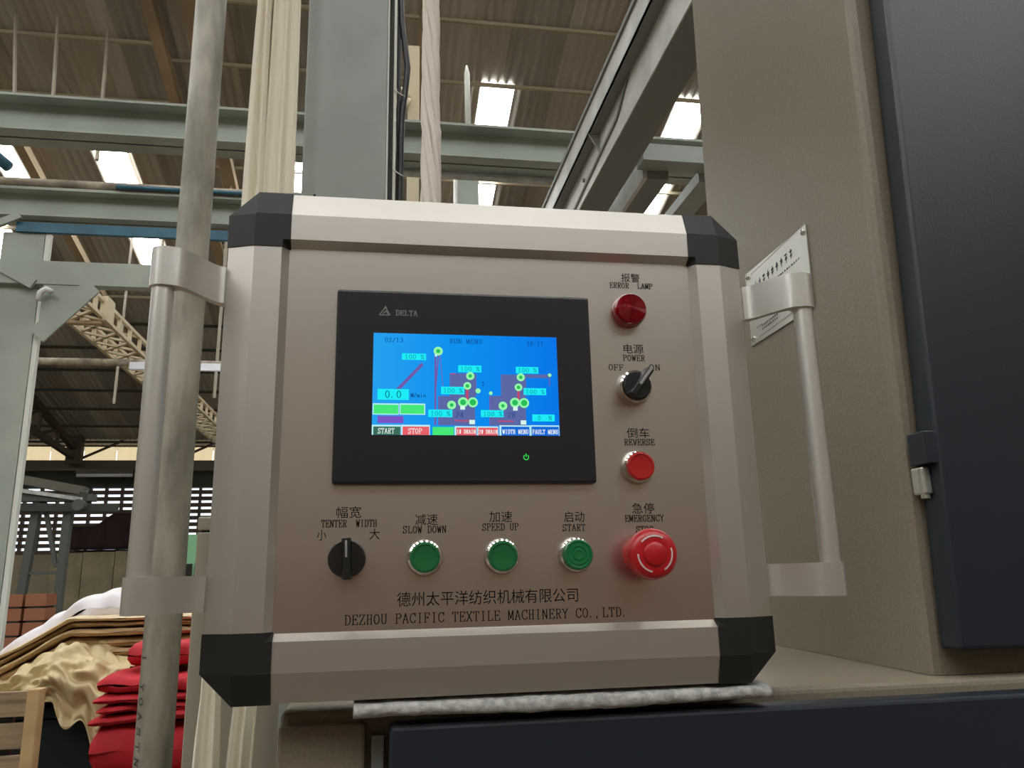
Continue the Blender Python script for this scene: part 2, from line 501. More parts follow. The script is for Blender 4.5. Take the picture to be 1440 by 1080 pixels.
# truss running along the rear wall
tr = thing('wall_truss', 'brown steel truss with diagonal braces running along the far rear wall', 'truss', (-5, 27.5, 5.4))
MB().box(-25, 16, 27.45, 27.55, 6.12, 6.2).build('top_chord', M['lightedge'], tr)
MB().box(-25, 16, 27.45, 27.55, 5.9, 5.94).build('top_chord', M['truss'], tr)
x = -24.6
while x < 15:
    MB().bar((x, 27.5, 5.45), (x, 27.5, 6.1), .09, .09).build('post', M['truss'], tr)
    MB().bar((x, 27.5, 5.5), (x + 1.25, 27.5, 6.1), .07, .07).build('brace', M['truss'], tr)
    MB().bar((x + 3.0, 27.5, 5.5), (x + 1.75, 27.5, 6.1), .07, .07).build('brace', M['truss'], tr)
    x += 3.0
# sloping rafters under the sheets
def rafter(xc, w, y0, y1, m, label, drop=.45, off=0.0, hh=.18):
    p = (xc, y0, roof_z(y0) - drop); q = (xc + off, y1, roof_z(y1) - drop)
    tag(MB().bar(p, q, w, hh).build('roof_rafter', m), label, 'rafter')


rafter(-3.50, .17, 6, 27.4, M['rafter'], 'ochre roof rafter in the upper left, just left of the dirty vertical pipe')
rafter(-2.92, .22, 6, 27.4, M['rafter'], 'ochre roof rafter seen between the dirty vertical pipe and the cream cloth')
rafter(-6.35, .16, 9, 27.4, M['rafter'], 'ochre roof rafter behind the leftmost grey-green frame, beside its pale flange')
rafter(.55, .16, 9, 27.4, M['rafter'], 'ochre roof rafter behind the twisted cloth rope')
# dark end truss at lower left
et = thing('roof_truss', 'dark brown roof truss ending on a post at the rear wall', 'truss', (-9.75, 24, 5.2))
def zt(y): return roof_z(y) - .35
MB().bar((-9.75, 15, zt(15)), (-9.75, 27.4, zt(27.4)), .16, .2).build('top_chord', M['truss'], et)
MB().bar((-9.75, 17, zt(17) - 1.9), (-9.75, 27.4, 5.52), .16, .16).build('bottom_chord', M['truss'], et)
ly = [17.5 + i * 1.4 for i in range(7)]
for i, a in enumerate(ly):
    zb = 5.52 + (27.4 - a) / 10.4 * (zt(17) - 1.9 - 5.52)
    MB().bar((-9.75, a, zb), (-9.75, a, zt(a)), .08, .08).build('web_member', M['truss'], et)
    if i < 6:
        MB().bar((-9.75, a, zb), (-9.75, a + 1.4, zt(a + 1.4)), .07, .07).build('web_member', M['truss'], et)
MB().box(-9.95, -9.5, 27.2, 27.45, 5.3, 6.5).build('post', M['truss'], et)
# thin hanger rods
for i, (p, q) in enumerate((((-5.6, 11.5, 10.0), (-4.95, 10.6, 7.3)), ((-5.0, 11.5, 10.0), (-4.5, 10.6, 7.3)),
                            ((-5.2, 16.5, 8.87), (-5.25, 16.5, 5.0)), ((-4.6, 16.5, 8.87), (-4.62, 16.5, 5.0)),
                            ((-3.7, 16.5, 8.87), (-3.72, 16.5, 4.7)), ((-2.9, 14.5, 9.36), (-2.95, 14.5, 4.7)),
                            ((-4.3, 11.6, 9.9), (-4.0, 10.9, 7.3)))):
    tag(MB().tube([p, q], .028, 6).build('hanger_rod', M['rod']),
        ['thin pale hanger rod at the far upper left of the roof', 'thin pale hanger rod second from the left at the upper left of the roof',
         'thin pale hanger rod above the grey-green horizontal frame rail, left one', 'thin pale hanger rod above the grey-green horizontal frame rail, right one',
         'thin pale hanger rod dropping past the cream lattice girder', 'thin pale hanger rod between the dirty pipe and the control box',
         'thin pale hanger rod in the upper left, nearest the ochre rafter'][i], 'rod', 'roof hanger rods')

# cream lattice girder
lat = thing('lattice_girder', 'cream painted lattice girder with punched joint plates hanging under the roof at left', 'girder', (-3.9, 13, 5.0))
XL, XR, ZB, ZT = -4.22, -3.72, 5.0, 5.22
Y0, Y1 = 9.6, 21.0
for (xx, zz) in ((XL, ZB), (XR, ZB), (XR, ZT), (XL, ZT)):
    MB().bar((xx, Y0, zz), (xx, Y1, zz), .05, .05).build('chord', M['lattice'], lat)
k = 0
yy = Y0
while yy < Y1 - .1:
    for xx in (XL, XR):
        MB().bar((xx, yy, ZB), (xx, yy, ZT), .06, .045).build('upright', M['lattice'], lat)
    MB().bar((XL, yy, ZB), (XR, yy + .5, ZB), .045, .03).build('lacing', M['lattice'], lat)
    MB().bar((XR, yy, ZB), (XL, yy + .5, ZB), .045, .03).build('lacing', M['lattice'], lat)
    if k % 2:
        MB().bar((XL, yy, ZT), (XR, yy + .5, ZT), .04, .03).build('lacing', M['rust' if 'rust' in M else 'rafter'], lat)
    yy += .5; k += 1
for yy in (11.0, 16.0):
    mb = MB().box(XR - .02, XR + .07, yy - .15, yy + .15, ZB - .06, ZT + .06)
    mb.build('joint_plate', M['lattice'], lat)
    MB().box(XL, XR, yy - .05, yy + .05, ZB - .08, ZB - .04).build('joint_plate', M['rafter'], lat)
# round service tube with fluorescent fittings
tag(MB().tube([(-9, 12, 4.66), (-1.9, 12, 4.66)], .055, 12).build('service_tube', M['rustpipe'], smooth=True),
    'pale round service tube crossing below the cream lattice girder', 'tube')
for i, (a, b) in enumerate(((-3.62, -3.05), (-2.78, -2.3))):
    t = thing('fluorescent_fitting', ['fluorescent fitting on the service tube left of the silver handle', 'fluorescent fitting on the service tube right of the silver handle'][i], 'lamp', ((a + b) / 2, 11.9, 4.55), 'fluorescent fittings under the service tube')
    MB().box(a, b, 11.86, 11.96, 4.54, 4.64).build('fitting_body', M['tube'], t, bevel=.01)
    MB().tube([(a + .02, 11.85, 4.53), (b - .02, 11.85, 4.53)], .018, 8).build('lamp_tube', M['tube'], t, smooth=True)
t = thing('fluorescent_fitting', 'long fluorescent fitting under the eave beam of the rear wall', 'lamp', (-8.75, 27.4, 4.98))
MB().box(-9.62, -7.9, 27.3, 27.62, 5.0, 5.14).build('fitting_body', M['fascia'], t)
MB().tube([(-9.6, 27.35, 4.95), (-7.92, 27.35, 4.95)], .06, 8).build('lamp_tube', M['tube'], t, smooth=True)

# ------------------------------------------------------------------ grey-green portal frame, 4 m away
pf = thing('portal_frame', 'grey-green painted steel portal frame with gusset plates at the left edge', 'frame', (-1.75, 4, 0))
# I-beams along X
def ibeam(mb, x0, x1, yc, z0, z1, w=.2, t=.014):
    mb.box(x0, x1, yc - w / 2, yc + w / 2, z1 - t, z1)
    mb.box(x0, x1, yc - w / 2, yc + w / 2, z0, z0 + t)
    mb.box(x0, x1, yc - .005, yc + .005, z0, z1)
    return mb


b1 = tag(ibeam(MB(), -6.5, 5.5, 4.08, 3.775, 3.98, .18).build('steel_beam', M['greygreen2']),
         'highest grey-green steel I-beam crossing the hall behind cloth and column', 'beam')
ibeam(MB(), -3.4, -.2, 4.04, 3.295, 3.45, .13).build('cross_beam', M['greygreen2'], pf)
MB().box(-1.86, -1.665, 4.0, 4.06, 0, 3.21).build('column', M['greygreen2'], pf)
MB().box(-1.668, -1.643, 4.0, 4.03, 0, 3.21).build('flange', M['lightedge'], pf)
MB().box(-3.4, -.2, 3.97, 4.03, 2.935, 3.055).build('rail', M['greygreen2'], pf)
MB().prism([(-1.64, 2.94), (-1.42, 2.94), (-1.64, 2.68)], 3.975, 4.01).build('gusset', M['greygreen2'], pf)
MB().bar((-1.41, 3.97, 2.935), (-1.64, 3.97, 2.67), .012, .09).build('gusset_edge', M['greygreen2'], pf)
MB().prism([(-1.86, 2.94), (-2.08, 2.94), (-1.86, 2.68)], 3.975, 4.01).build('gusset', M['greygreen2'], pf)
MB().bar((-1.68, 3.97, 2.93), (-2.35, 3.97, 3.30), .02, .05).build('brace', M['greygreen2'], pf)
MB().bar((-1.78, 3.97, 3.29), (-2.3, 3.97, 3.02), .02, .035).build('brace', M['greygreen2'], pf)
MB().box(-3.4, -3.2, 3.99, 4.1, 0, 3.3).build('column', M['greygreen2'], pf)
t = tag(MB().box(-1.80, -.2, 3.985, 4.01, 3.212, 3.262).build('blue_rail', M['bluepipe']), 'flat blue steel rail running below the lower grey-green beam', 'rail')
t = tag(MB().tube([(-3.4, 4.0, 3.478), (-.2, 4.0, 3.478)], .027, 10).build('service_pipe', M['rustpipe'], smooth=True),
        'dirty cream pipe lying on the lower grey-green beam', 'pipe')
tag(MB().tube([(-1.35, 3.963, 3.466), (-.2, 3.963, 3.466)], .011, 10).build('service_pipe', M['bluepipe'], smooth=True),
    'thin blue pipe beside the dirty cream pipe on the lower beam', 'pipe')
tag(MB().tube([(-2.3, 3.8, 3.95), (-1.98, 3.85, 3.63), (-1.82, 3.88, 3.50)], .028, 10).build('service_pipe', M['bluepipe'], smooth=True),
    'blue sloping pipe end at the left edge above the lower beam', 'pipe')
lf = thing('eye_bolt', 'white hook bolt on the gusset plate of the left frame', 'hook', (-1.6, 3.95, 2.87))
MB().tube([(-1.64, 3.94, 2.84), (-1.635, 3.94, 2.88), (-1.61, 3.94, 2.9), (-1.585, 3.94, 2.885)], .014, 8).build('hook', M['ziptie'], lf, smooth=True)
# distant column with pipe behind the beam
pc = thing('steel_column', 'pale grey-green column rising to the high beam behind the control box', 'column', (.51, 4.65, 0))
MB().box(.446, .585, 4.6, 4.72, 0, 4.16).build('column_shaft', M['greygreen2'], pc)
MB().box(.436, .448, 4.58, 4.74, 0, 4.05).build('flange', M['lightedge'], pc)
tag(MB().tube([(.525, 4.62, 4.16), (.52, 4.62, 4.74), (.518, 4.62, 4.80)], [.019, .019, .006], 10).build('vent_pipe', M['lightedge'], smooth=True),
    'short upright pale pipe with a pointed tip above the high beam', 'pipe')
tag(MB().tube([(-.3, 4.175, 3.753), (1.4, 4.175, 3.753)], .022, 10).build('service_pipe', M['galv'], smooth=True),
    'shiny thin pipe running below the highest beam behind the twisted cloth', 'pipe')
ty = thing('timber_post', 'yellowish timber post with a ring bracket behind the twisted cloth rope', 'post', (.2, 5, 0))
MB().box(.145, .225, 5.0, 5.08, 0, 5.2).build('post_shaft', M['lattice'], ty)
mbt = MB().tube([(.10 + .05 * math.cos(a), 4.97, 4.75 + .07 * math.sin(a)) for a in [i * math.pi / 8 for i in range(17)]], .016, 8)
mbt.build('ring_bracket', M['lattice'], ty, smooth=True)

# ------------------------------------------------------------------ overhead Y-direction members at right
oh = thing('overhead_frame', 'galvanised overhead machine frame slanting up beside the beige machine', 'frame', (.75, 2.6, 2.8))
YA, YB = 1.35, 3.98
MB().box(.662, .667, YA, YB, 2.925, 3.02).box(.662, .70, YA, YB, 2.925, 2.93).box(.662, .70, YA, YB, 3.015, 3.02).build('channel', M['galv_lit'], oh)
MB().box(.668, .70, YA, YB, 2.921, 2.925).build('channel_shade', M['darkgrey'], oh)  # dark strip, shade under the channel put into colour
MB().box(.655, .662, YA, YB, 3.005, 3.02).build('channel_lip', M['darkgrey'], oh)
MB().box(.700, .704, YA, YB, 2.80, 2.93).build('box_member', M['galv_lit'], oh)
MB().box(.704, .808, YA, YB, 2.798, 2.804).build('box_shade', M['darkgrey'], oh)  # box underside coloured dark to stand for its shade
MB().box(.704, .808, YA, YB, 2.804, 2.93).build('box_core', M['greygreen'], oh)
MB().prism([(.7, 2.93), (.7, 2.86), (.66, 2.93)], 2.3, 2.31).build('bracket', M['galv'], oh)
MB().bar((.697, 1.95, 2.93), (.697, 2.1, 2.86), .006, .01).bar((.697, 2.1, 2.86), (.697, 2.75, 2.82), .006, .01).build('weld_plate_edge', M['darkgrey'], oh)
MB().tube([(.697, 2.5, 2.86), (.69, 2.5, 2.86)], .008, 8).build('bolt', M['darkgrey'], oh)
MB().box(.86, .875, 2.35, 3.95, 2.80, 2.88).build('box_member', M['galv_lit'], oh)
MB().box(.875, .95, 2.35, 3.95, 2.80, 2.88).build('box_member', M['darkgrey'], oh)  # body darkened for the shaded underside, pale lit face is separate
MB().box(.84, 1.25, 2.28, 2.35, 2.83, 2.89).build('cross_member', M['greygreen'], oh)
MB().box(1.06, 1.14, 2.35, 3.95, 2.80, 2.84).build('box_member', M['greygreen'], oh)
MB().box(.66, 1.3, 3.92, 3.98, 2.80, 3.05).build('cross_member', M['greygreen'], oh)
for xx in (.70, 1.2):
    MB().box(xx, xx + .08, 3.9, 3.98, 0, 2.8).build('support_leg', M['greygreen'], oh)

# ------------------------------------------------------------------ grey machine column with cable
gc = thing('machine_column', 'wide flat grey-green machine column standing behind the control box', 'column', (-.06, 1.35, 0))
MB().box(-.144, .0, 1.30, 1.42, 0, 4.2).build('column_shaft', M['greygreen'], gc, bevel=.002)
MB().box(.0, .012, 1.335, 1.42, 0, 4.2).build('groove', M['darkgrey'], gc)
MB().box(.0, .003, 1.302, 1.34, 0, 4.2).build('flange', M['lightedge'], gc)
MB().box(.012, .0165, 1.30, 1.42, 0, 4.2).build('flange', M['lightedge'], gc)
MB().box(-.25, .12, 1.13, 1.17, 3.30, 3.34).box(-.10, -.06, 1.15, 1.35, 3.30, 3.34).build('cloth_rail', M['greygreen'], gc)
MB().tube([(-.121, 1.3, 2.148), (-.121, 1.2985, 2.148)], .0022, 8).build('screw_hole', M['ink'], gc)
cb = thing('black_cable', 'black cable tied with white zip ties along the grey column', 'cable', (.025, 1.29, 0))
pts = []
for i in range(80):
    z = .02 + i * .05
    bx = .012 * math.exp(-((z - 2.42) / .07) ** 2)
    pts.append((.0245 + bx + .0015 * math.sin(z * 9), 1.31, z))
MB().tube(pts, .0055, 8).build('cable_run', M['cable'], cb, smooth=True)
MB().tube([(.0215, 1.315, .02), (.0215, 1.315, 4.0)], .0035, 8).build('cable_run', M['cable'], cb, smooth=True)
for z in (2.36, 2.20):
    MB().tube([(.012, 1.298, z + .006), (.02, 1.298, z), (.032, 1.30, z - .006)], .0012, 6).build('zip_tie', M['ziptie'], cb)

# ------------------------------------------------------------------ dirty plastic pipe
pp = thing('plastic_pipe', 'dirty grey plastic pipe with printed letters standing behind the left handle', 'pipe', (-.309, 1.27, 0))
MB().tube([(-.309, 1.275, 0), (-.309, 1.275, 4.0)], .0255, 32).build('pipe_wall', M['pipe'], pp, smooth=True)
s_ = 'I YOASTN/A'
for i, ch in enumerate(s_):
    th = R(218)
    z = 1.405 - i * .0195
    o_ = Vector((-.309 + .0258 * math.cos(th), 1.275 + .0258 * math.sin(th), z))
    tang = Vector((-math.sin(th), math.cos(th), 0))
    if ch != ' ': stroke_text(MB(), ch, o_, (0, 0, -1), tang, .0105, .013, .0016).build('printed_letter', M['pipeink'], pp, fix=False)

# ------------------------------------------------------------------ hanging cloth
def interp(tab, z):
    tab = sorted(tab)
    if z <= tab[0][0]: return tab[0][1:]
    for a, b in zip(tab[:-1], tab[1:]):
        if z <= b[0]:
            t = (z - a[0]) / (b[0] - a[0])
            return tuple(a[i] + (b[i] - a[i]) * t for i in range(1, len(a)))
    return tab[-1][1:]


def cloth_strip(label, tab, seed, nf, yb=1.15, amp=.006):
    ph = [rng.uniform(0, 6.28) for _ in range(4)]

    def fn(u, v):
        z = .06 + v * 3.25
        xa, xb = interp(tab, z)
        a = 2 * math.pi * u
        w = (xb - xa) / 2; cx = (xa + xb) / 2
        px = -math.cos(a)
        fold = amp * (math.sin(px * nf + ph[0] + .9 * math.sin(z * 2.1 + ph[1])) + .35 * math.sin(px * nf * 1.9 + ph[2] + z * 1.3))
        side = -1 if math.sin(a) > 0 else 1
        return (cx + px * w + .002 * math.sin(z * 7 + ph[3]), yb + side * abs(math.sin(a)) ** .5 * .010 + fold, z)
    o = MB().grid(fn, 96, 60).build('hanging_cloth', M['cream'], smooth=True)
    return tag(o, label, 'cloth')


cloth_strip('left cream cloth strip hanging in long folds behind the upper left corner of the box',
            [(0, -.245, -.19), (1.27, -.231, -.198), (1.36, -.224, -.200), (2.08, -.214, -.184), (2.42, -.204, -.183), (3.4, -.2, -.182)], 1, 4.5, 1.150)
cloth_strip('right cream cloth strip hanging in long folds beside the grey column',
            [(0, -.205, -.15), (1.27, -.192, -.158), (1.36, -.186, -.156), (2.08, -.186, -.136), (2.42, -.186, -.143), (3.4, -.186, -.145)], 2, 7, 1.160)
def rope(u, v):
    z = .06 + v * 3.25
    a = 2 * math.pi * u
    cx = .0665 + .004 * math.sin(z * 3.0 + .4) + (.002 if z < 2.2 else 0)
    tw = a + z * 13
    r = .0158 * (1 - .50 * (1 - abs(math.sin(2.5 * tw + .7 * math.sin(z * 5)))) ** 2.5 - .14 * (1 - abs(math.sin(5.5 * tw + 1))) ** 2) * (1 + .10 * math.sin(z * 4.2))
    return (cx + r * math.cos(a), 1.15 + r * math.sin(a), z)
tag(MB().grid(rope, 120, 400).build('twisted_cloth', M['cream2'], smooth=True),
    'cream cloth twisted into a rope hanging right of the grey column', 'cloth')

# ------------------------------------------------------------------ beige housing behind, lower left
hs = thing('machine_housing', 'light beige machine housing standing behind the lower left of the control box', 'machine', (-.2, 1.6, 0))
MB().box(-.319, -.02, 1.5, 1.9, 0, 1.588).build('housing_body', M['beige_light'], hs, bevel=.003)
MB().box(-.312, -.02, 1.503, 1.9, 1.588, 1.591).build('seam', M['ink'], hs)
MB().box(-.319, -.02, 1.5, 1.9, 1.591, 1.615).build('housing_lid', M['beige_light'], hs, bevel=.003)

# unseen brown block added behind the camera for the steel plate's warm reflection
am = thing('reflection_block', 'added brown block behind the camera, unseen, warming the steel plate reflection', 'machine', (0, -1.7, 0))
MB().box(-1.5, 3.4, -2.2, -1.25, .1, 1.62).build('housing_body', M['brownblock'], am, bevel=.02)
MB().box(-1.45, 3.35, -2.15, -1.3, 0, .1).build('block_base', M['darkgrey'], am)
for i in range(6):
    MB().box(-1.44 + i * .78, -.72 + i * .78, -1.25, -1.235, .2, 1.5).build('block_panel', M['brownblock'], am, bevel=.004)

# ------------------------------------------------------------------ lower cabinet with ledge
lc = thing('base_cabinet', 'beige base cabinet with navy door whose top forms the ledge under the control box', 'cabinet', (.5, 1.0, 0))
mb = MB().box(-.079, 1.5, .727, 1.288, 0, 1.395)
mb.build('cabinet_body', M['beige'], lc, bevel=.006, seg=3)
MB().box(-.079, -.009, .712, .728, .05, 1.385).build('stile', M['beige'], lc, bevel=.003)
MB().box(.010, 1.5, .674, .700, .10, 1.3885).build('door', M['navy'], lc, bevel=.004, seg=3)
MB().box(-.004, .006, .715, .728, .05, 1.375).build('door_gap_shade', M['darkgrey'], lc)  # dark strip standing in for the shaded recess beside the door

# ------------------------------------------------------------------ tall beige machine, right
tm = thing('beige_machine', 'tall beige hammer-finish machine with navy door at the right', 'machine', (.9, 1.0, 1.395))


def mx_(z): return .541 + .0145 * (z - 1.4)


vs = []
for z in (1.3955, 3.2):
    x0 = mx_(z)
    for dx, dy in ((.034, .52), (.0012, .018), (.0, .009), (.0035, .0022), (.010, .0), (.95, .0), (.95, .52)):
        vs.append((x0 + dx, .755 + dy, z))
n = 7
fs = [(i, (i + 1) % n, (i + 1) % n + n, i + n) for i in range(n)] + [tuple(range(n - 1, -1, -1)), tuple(range(n, 2 * n))]
body = MB().add(vs, fs).build('machine_body', M['beige'], tm)


def dx_(z): return .550 + .035 * (z - 1.42)


vs = []
for (dxx, yy) in ((0, .752), (0, .72), (.9, .72), (.9, .752)):
    for z in (1.421, 3.1):
        vs.append((dx_(z) + dxx, yy, z))
door = MB().add(vs, [(0, 2, 3, 1), (2, 4, 5, 3), (4, 6, 7, 5), (6, 0, 1, 7), (0, 6, 4, 2), (1, 3, 5, 7)]).build('door', M['navy'], tm, bevel=.0045, seg=3)
# hinge
MB().box(.545, .562, .722, .75, 1.602, 1.635).build('hinge_leaf', M['navy'], tm, bevel=.001)
MB().box(.547, .556, .735, .7545, 1.572, 1.600).build('hinge_knuckle', M['plate'], tm, bevel=.002)
MB().tube([(.551, .741, 1.568), (.551, .741, 1.598)], .0045, 12).build('hinge_pin', M['beige_light'], tm, smooth='angle')
# nameplate on the side wall: local axes e (towards viewer, reading direction) and z
P0 = Vector((.5508, .774, 0)); dirv = Vector((.0262 / .3789, .378 / .3789, 0)).normalized()
nrm = Vector((-dirv.y, dirv.x, 0))


def side(yv, z, off=0.0):
    xo = mx_(z) + .0012 + .0655 * (yv - .773)
    return Vector((xo, yv, z)) + nrm * off


npl = tag(MB().add([side(yy, zz, of) for of in (.0006, .0022) for yy, zz in ((1.123, 1.961), (.912, 1.951), (.912, 1.834), (1.12, 1.841))],
         [(0, 1, 2, 3), (7, 6, 5, 4), (0, 4, 5, 1), (1, 5, 6, 2), (2, 6, 7, 3), (3, 7, 4, 0)]).build('nameplate', M['plate']),
         'shiny metal nameplate screwed on the side of the beige machine behind the right handle', 'nameplate')
for yy, zz in ((1.113, 1.953), (.920, 1.943), (.920, 1.842), (1.110, 1.850)):
    p = side(yy, zz, .002)
    MB().tube([p, p + nrm * .002, p + nrm * .0035], [.0045, .0045, .002], 12).build('screw', M['chrome'], npl, smooth='angle')
mb = MB()


def dash(y0, y1, z0, z1):
    mb.add([side(y0, z0, .0026), side(y1, z0, .0026), side(y1, z1, .0026), side(y0, z1, .0026)], [(0, 1, 2, 3)])


yy = 1.09
while yy > .955:
    for q in range(3):
        zc = 1.925 + rng.uniform(0, .008)
        dash(yy - rng.uniform(0, .003), yy - .009, zc, zc + .0022)
    dash(yy - .004, yy - .006, 1.922, 1.936)
    yy -= .0155
for (zl, a, b, hh) in ((1.9115, 1.09, .935, .0025), (1.900, 1.085, .98, .0008), (1.890, 1.04, .935, .0008), (1.8785, 1.04, .935, .0008),
                       (1.897, 1.05, 1.035, .006), (1.863, 1.095, 1.075, .0008), (1.952, 1.1, .93, .0008), (1.846, 1.09, .94, .0008)):
    if hh > .002:
        q = a
        while q > b:
            dash(q, q - rng.uniform(.002, .006), zl, zl + hh); q -= .0075
    else:
        dash(a, b, zl, zl + hh)
for (y0, y1, z0, z1) in ((.953, .939, 1.878, 1.8788), (.953, .939, 1.862, 1.8628), (.953, .9524, 1.862, 1.8788), (.9396, .939, 1.862, 1.8788)):
    dash(y0, y1, z0, z1)
for zl in (1.859, 1.8535):
    q = 1.075
    while q > 1.02:
        dash(q, q - rng.uniform(.003, .005), zl, zl + .003); q -= .0065
mb.build('plate_lettering', M['plateink'], npl, fix=False)

# ------------------------------------------------------------------ packing foam under the box
def foam(u, v):
    x = -.018 + u * .345
    a = v * 2 * math.pi
    n1 = noise.noise(Vector((x * 45, v * 6, 3))) * .0022 + noise.noise(Vector((x * 160, v * 14, 9))) * .0010
    droop = .0025 * math.sin(x * 23 + 1) * (1 if math.sin(a) < 0 else .0)
    sq = lambda c: math.copysign(abs(c) ** .55, c)
    return (x, .716 + sq(math.cos(a)) * (.051 + n1), 1.4005 + sq(math.sin(a)) * (.0075 + n1 * .5) + (droop * .35 if math.cos(a) < 0 else 0))
fo = MB().grid(foam, 170, 28)
nfo = 171
fo.f.append([j * nfo for j in range(28)]); fo.mi.append(0)
fo.f.append([j * nfo + 170 for j in range(28)][::-1]); fo.mi.append(0)
tag(fo.build('foam_sheet', M['foam'], smooth=True), 'crumpled white packing foam sheet squeezed under the control box', 'foam')

# ================================================================== CONTROL BOX
BX0, BX1, BZ0, BZ1 = -.1325, .3333, 1.4095, 1.8325
YF = .660
box = thing('control_box', 'grey aluminium-framed machine control box with touch screen and push buttons', 'control panel', (.1, .70, BZ0))
YP = YF + .008
CX = (BX0 + BX1) / 2
IX0, IX1, IZ0, IZ1 = -.0815, .2835, 1.4625, 1.7835
# profile (s from outer edge, y)
prof = [(0, YF + .085), (0, YF + .008), (.0225, YF), (.0455, YF), (.0515, YF + .0085), (.0515, YF + .02)]


def rail(kind):
    mb = MB()
    pr = []
    for s, y in prof: pr.append((s, y))
    n = len(pr)
    A = []; B = []
    for s, y in pr:
        if kind == 'top':
            A.append((BX0 + .05, y, BZ1 - s)); B.append((BX1 - .05, y, BZ1 - s))
        if kind == 'bottom':
            A.append((BX0 + .05, y, BZ0 + s)); B.append((BX1 - .05, y, BZ0 + s))
        if kind == 'left':
            A.append((BX0 + s, y, BZ0 + .05)); B.append((BX0 + s, y, BZ1 - .05))
        if kind == 'right':
            A.append((BX1 - s, y, BZ0 + .05)); B.append((BX1 - s, y, BZ1 - .05))
    for i in range(n):
        mb.cm = 0
        mb.add([A[i], A[(i + 1) % n], B[(i + 1) % n], B[i]], [(0, 1, 2, 3)])
    mb.add(A, [tuple(range(n))]); mb.add(B, [tuple(range(n))])
    return mb


for k in ('top', 'bottom', 'left', 'right'):
    rail(k).build('frame_rail', M['alu'], box)
MB().box(BX0 + .012, BX1 - .012, YF + .02, YF + .095, BZ0 + .012, BZ1 - .012).build('housing', M['beige_light'], box)
plate = MB().box(IX0 - .008, IX1 + .008, YP, YP + .003, IZ0 - .008, IZ1 + .008).build('face_plate', M['steel'], box)
# corner pieces with clipped outer corner, front bevels
def corner(sx, sz):
    cx = BX0 if sx < 0 else BX1
    cz = BZ0 if sz < 0 else BZ1
    L = .0525; C = .0235
    e = .0008
    P = lambda a, b, y: (cx - sx * a, y, cz - sz * b)
    yb, y1, y2, y3 = YF + .086, YF + .0072, YF - .0008, YF + .0086
    outer = [(-e, L), (-e, C), (C, -e), (L, -e)]
    inn = [(.0225, L), (.0225, .0235), (.0235, .0225), (L, .0225)]
    inner = [(.0460, L), (.0460, .0460), (L, .0460)]
    low = [(.0522, L), (.0522, .0522), (L, .0522)]
    mb = MB()
    for i in range(3):
        mb.add([P(*outer[i], yb), P(*outer[i + 1], yb), P(*outer[i + 1], y1), P(*outer[i], y1)], [(0, 1, 2, 3)])
        mb.add([P(*outer[i], y1), P(*outer[i + 1], y1), P(*inn[i + 1], y2), P(*inn[i], y2)], [(0, 1, 2, 3)])
    mb.add([P(*inn[0], y2), P(*inn[1], y2), P(*inn[2], y2), P(*inn[3], y2), P(*inner[2], y2), P(*inner[1], y2), P(*inner[0], y2)], [(0, 1, 2, 3, 4, 5, 6)])
    for i in range(2):
        mb.add([P(*inner[i], y2), P(*inner[i + 1], y2), P(*low[i + 1], y3), P(*low[i], y3)], [(0, 1, 2, 3)])
    # end caps onto the rails
    for k in (0, 1):
        sw = (lambda a, b: (a, b)) if k == 0 else (lambda a, b: (b, a))
        mb.add([P(*sw(-e, L), yb), P(*sw(-e, L), y1), P(*sw(.0225, L), y2), P(*sw(.0460, L), y2), P(*sw(.0522, L), y3), P(*sw(.0522, L), yb)], [(0, 1, 2, 3, 4, 5)])
    o = mb.build('corner_piece', M['black'], box)
    bm = bmesh.new(); bm.from_mesh(o.data); bmesh.ops.remove_doubles(bm, verts=bm.verts, dist=1e-5)
    bmesh.ops.recalc_face_normals(bm, faces=bm.faces); bm.to_mesh(o.data); bm.free()


for sx in (-1, 1):
    for sz in (-1, 1): corner(sx, sz)


# handles
def handle(sx):
    xa = BX0 if sx < 0 else BX1
    xb = xa + sx * .0405
    yb = .633
    MB().tube([(xb, yb, 1.482), (xb, yb, 1.758)], .0085, 32).build('handle_bar', M['handle'], box, smooth='angle')
    for z0, z1 in ((1.7285, 1.7605), (1.4785, 1.5055)):
        # S shaped bracket profile in the XY plane
        N = 14
        A = []; B = []
        for i in range(N + 1):
            t = i / N
            x = xa + (xb - xa) * t * .78
            s = t * t * (3 - 2 * t)
            yy = (YF + .004) + (yb - .0085 - YF - .004) * s
            A.append((x, yy)); B.append((x, yy + .0115 if t < .85 else yy + .0115))
        # round end
        arc = []
        for i in range(13):
            a = R(-100 + i * 205 / 12)
            arc.append((xb + sx * .0105 * math.cos(a), yb + .0105 * math.sin(a)))
        pts = A[:-1] + arc + B[::-1][1:]
        mb = MB()
        n = len(pts)
        vs = [(x, y, z0) for x, y in pts] + [(x, y, z1) for x, y in pts]
        fs = [tuple(range(n)), tuple(range(2 * n - 1, n - 1, -1))] + [(i, (i + 1) % n, (i + 1) % n + n, i + n) for i in range(n)]
        mb.add(vs, fs)
        mb.build('handle_bracket', M['handle'], box, smooth='angle')


handle(-1); handle(1)

# ------------------------------------------------------------------ push buttons
def collar(c, r=.0150, h=.006, name='button_collar', m='chrome', n=48):
    return MB().lathe(c, [(r, 0), (r, h * .35), (r - .0012, h), (r - .003, h + .001), (r - .0036, h - .001)], n).build(name, M[m], box, smooth='angle')


def cap(c, m, r=.0122, h=.011, label=None, dish=True):
    prof_ = [(r, .004), (r, h - .0008), (r - .0008, h), (r - .0020, h + .0002), (r - .0026, h - .0006), (.001, h - .0011)]
    o = MB().lathe(c, prof_, 48).build('button_cap', M[m], box, smooth='angle')
    if label: o['label'] = label
    return o


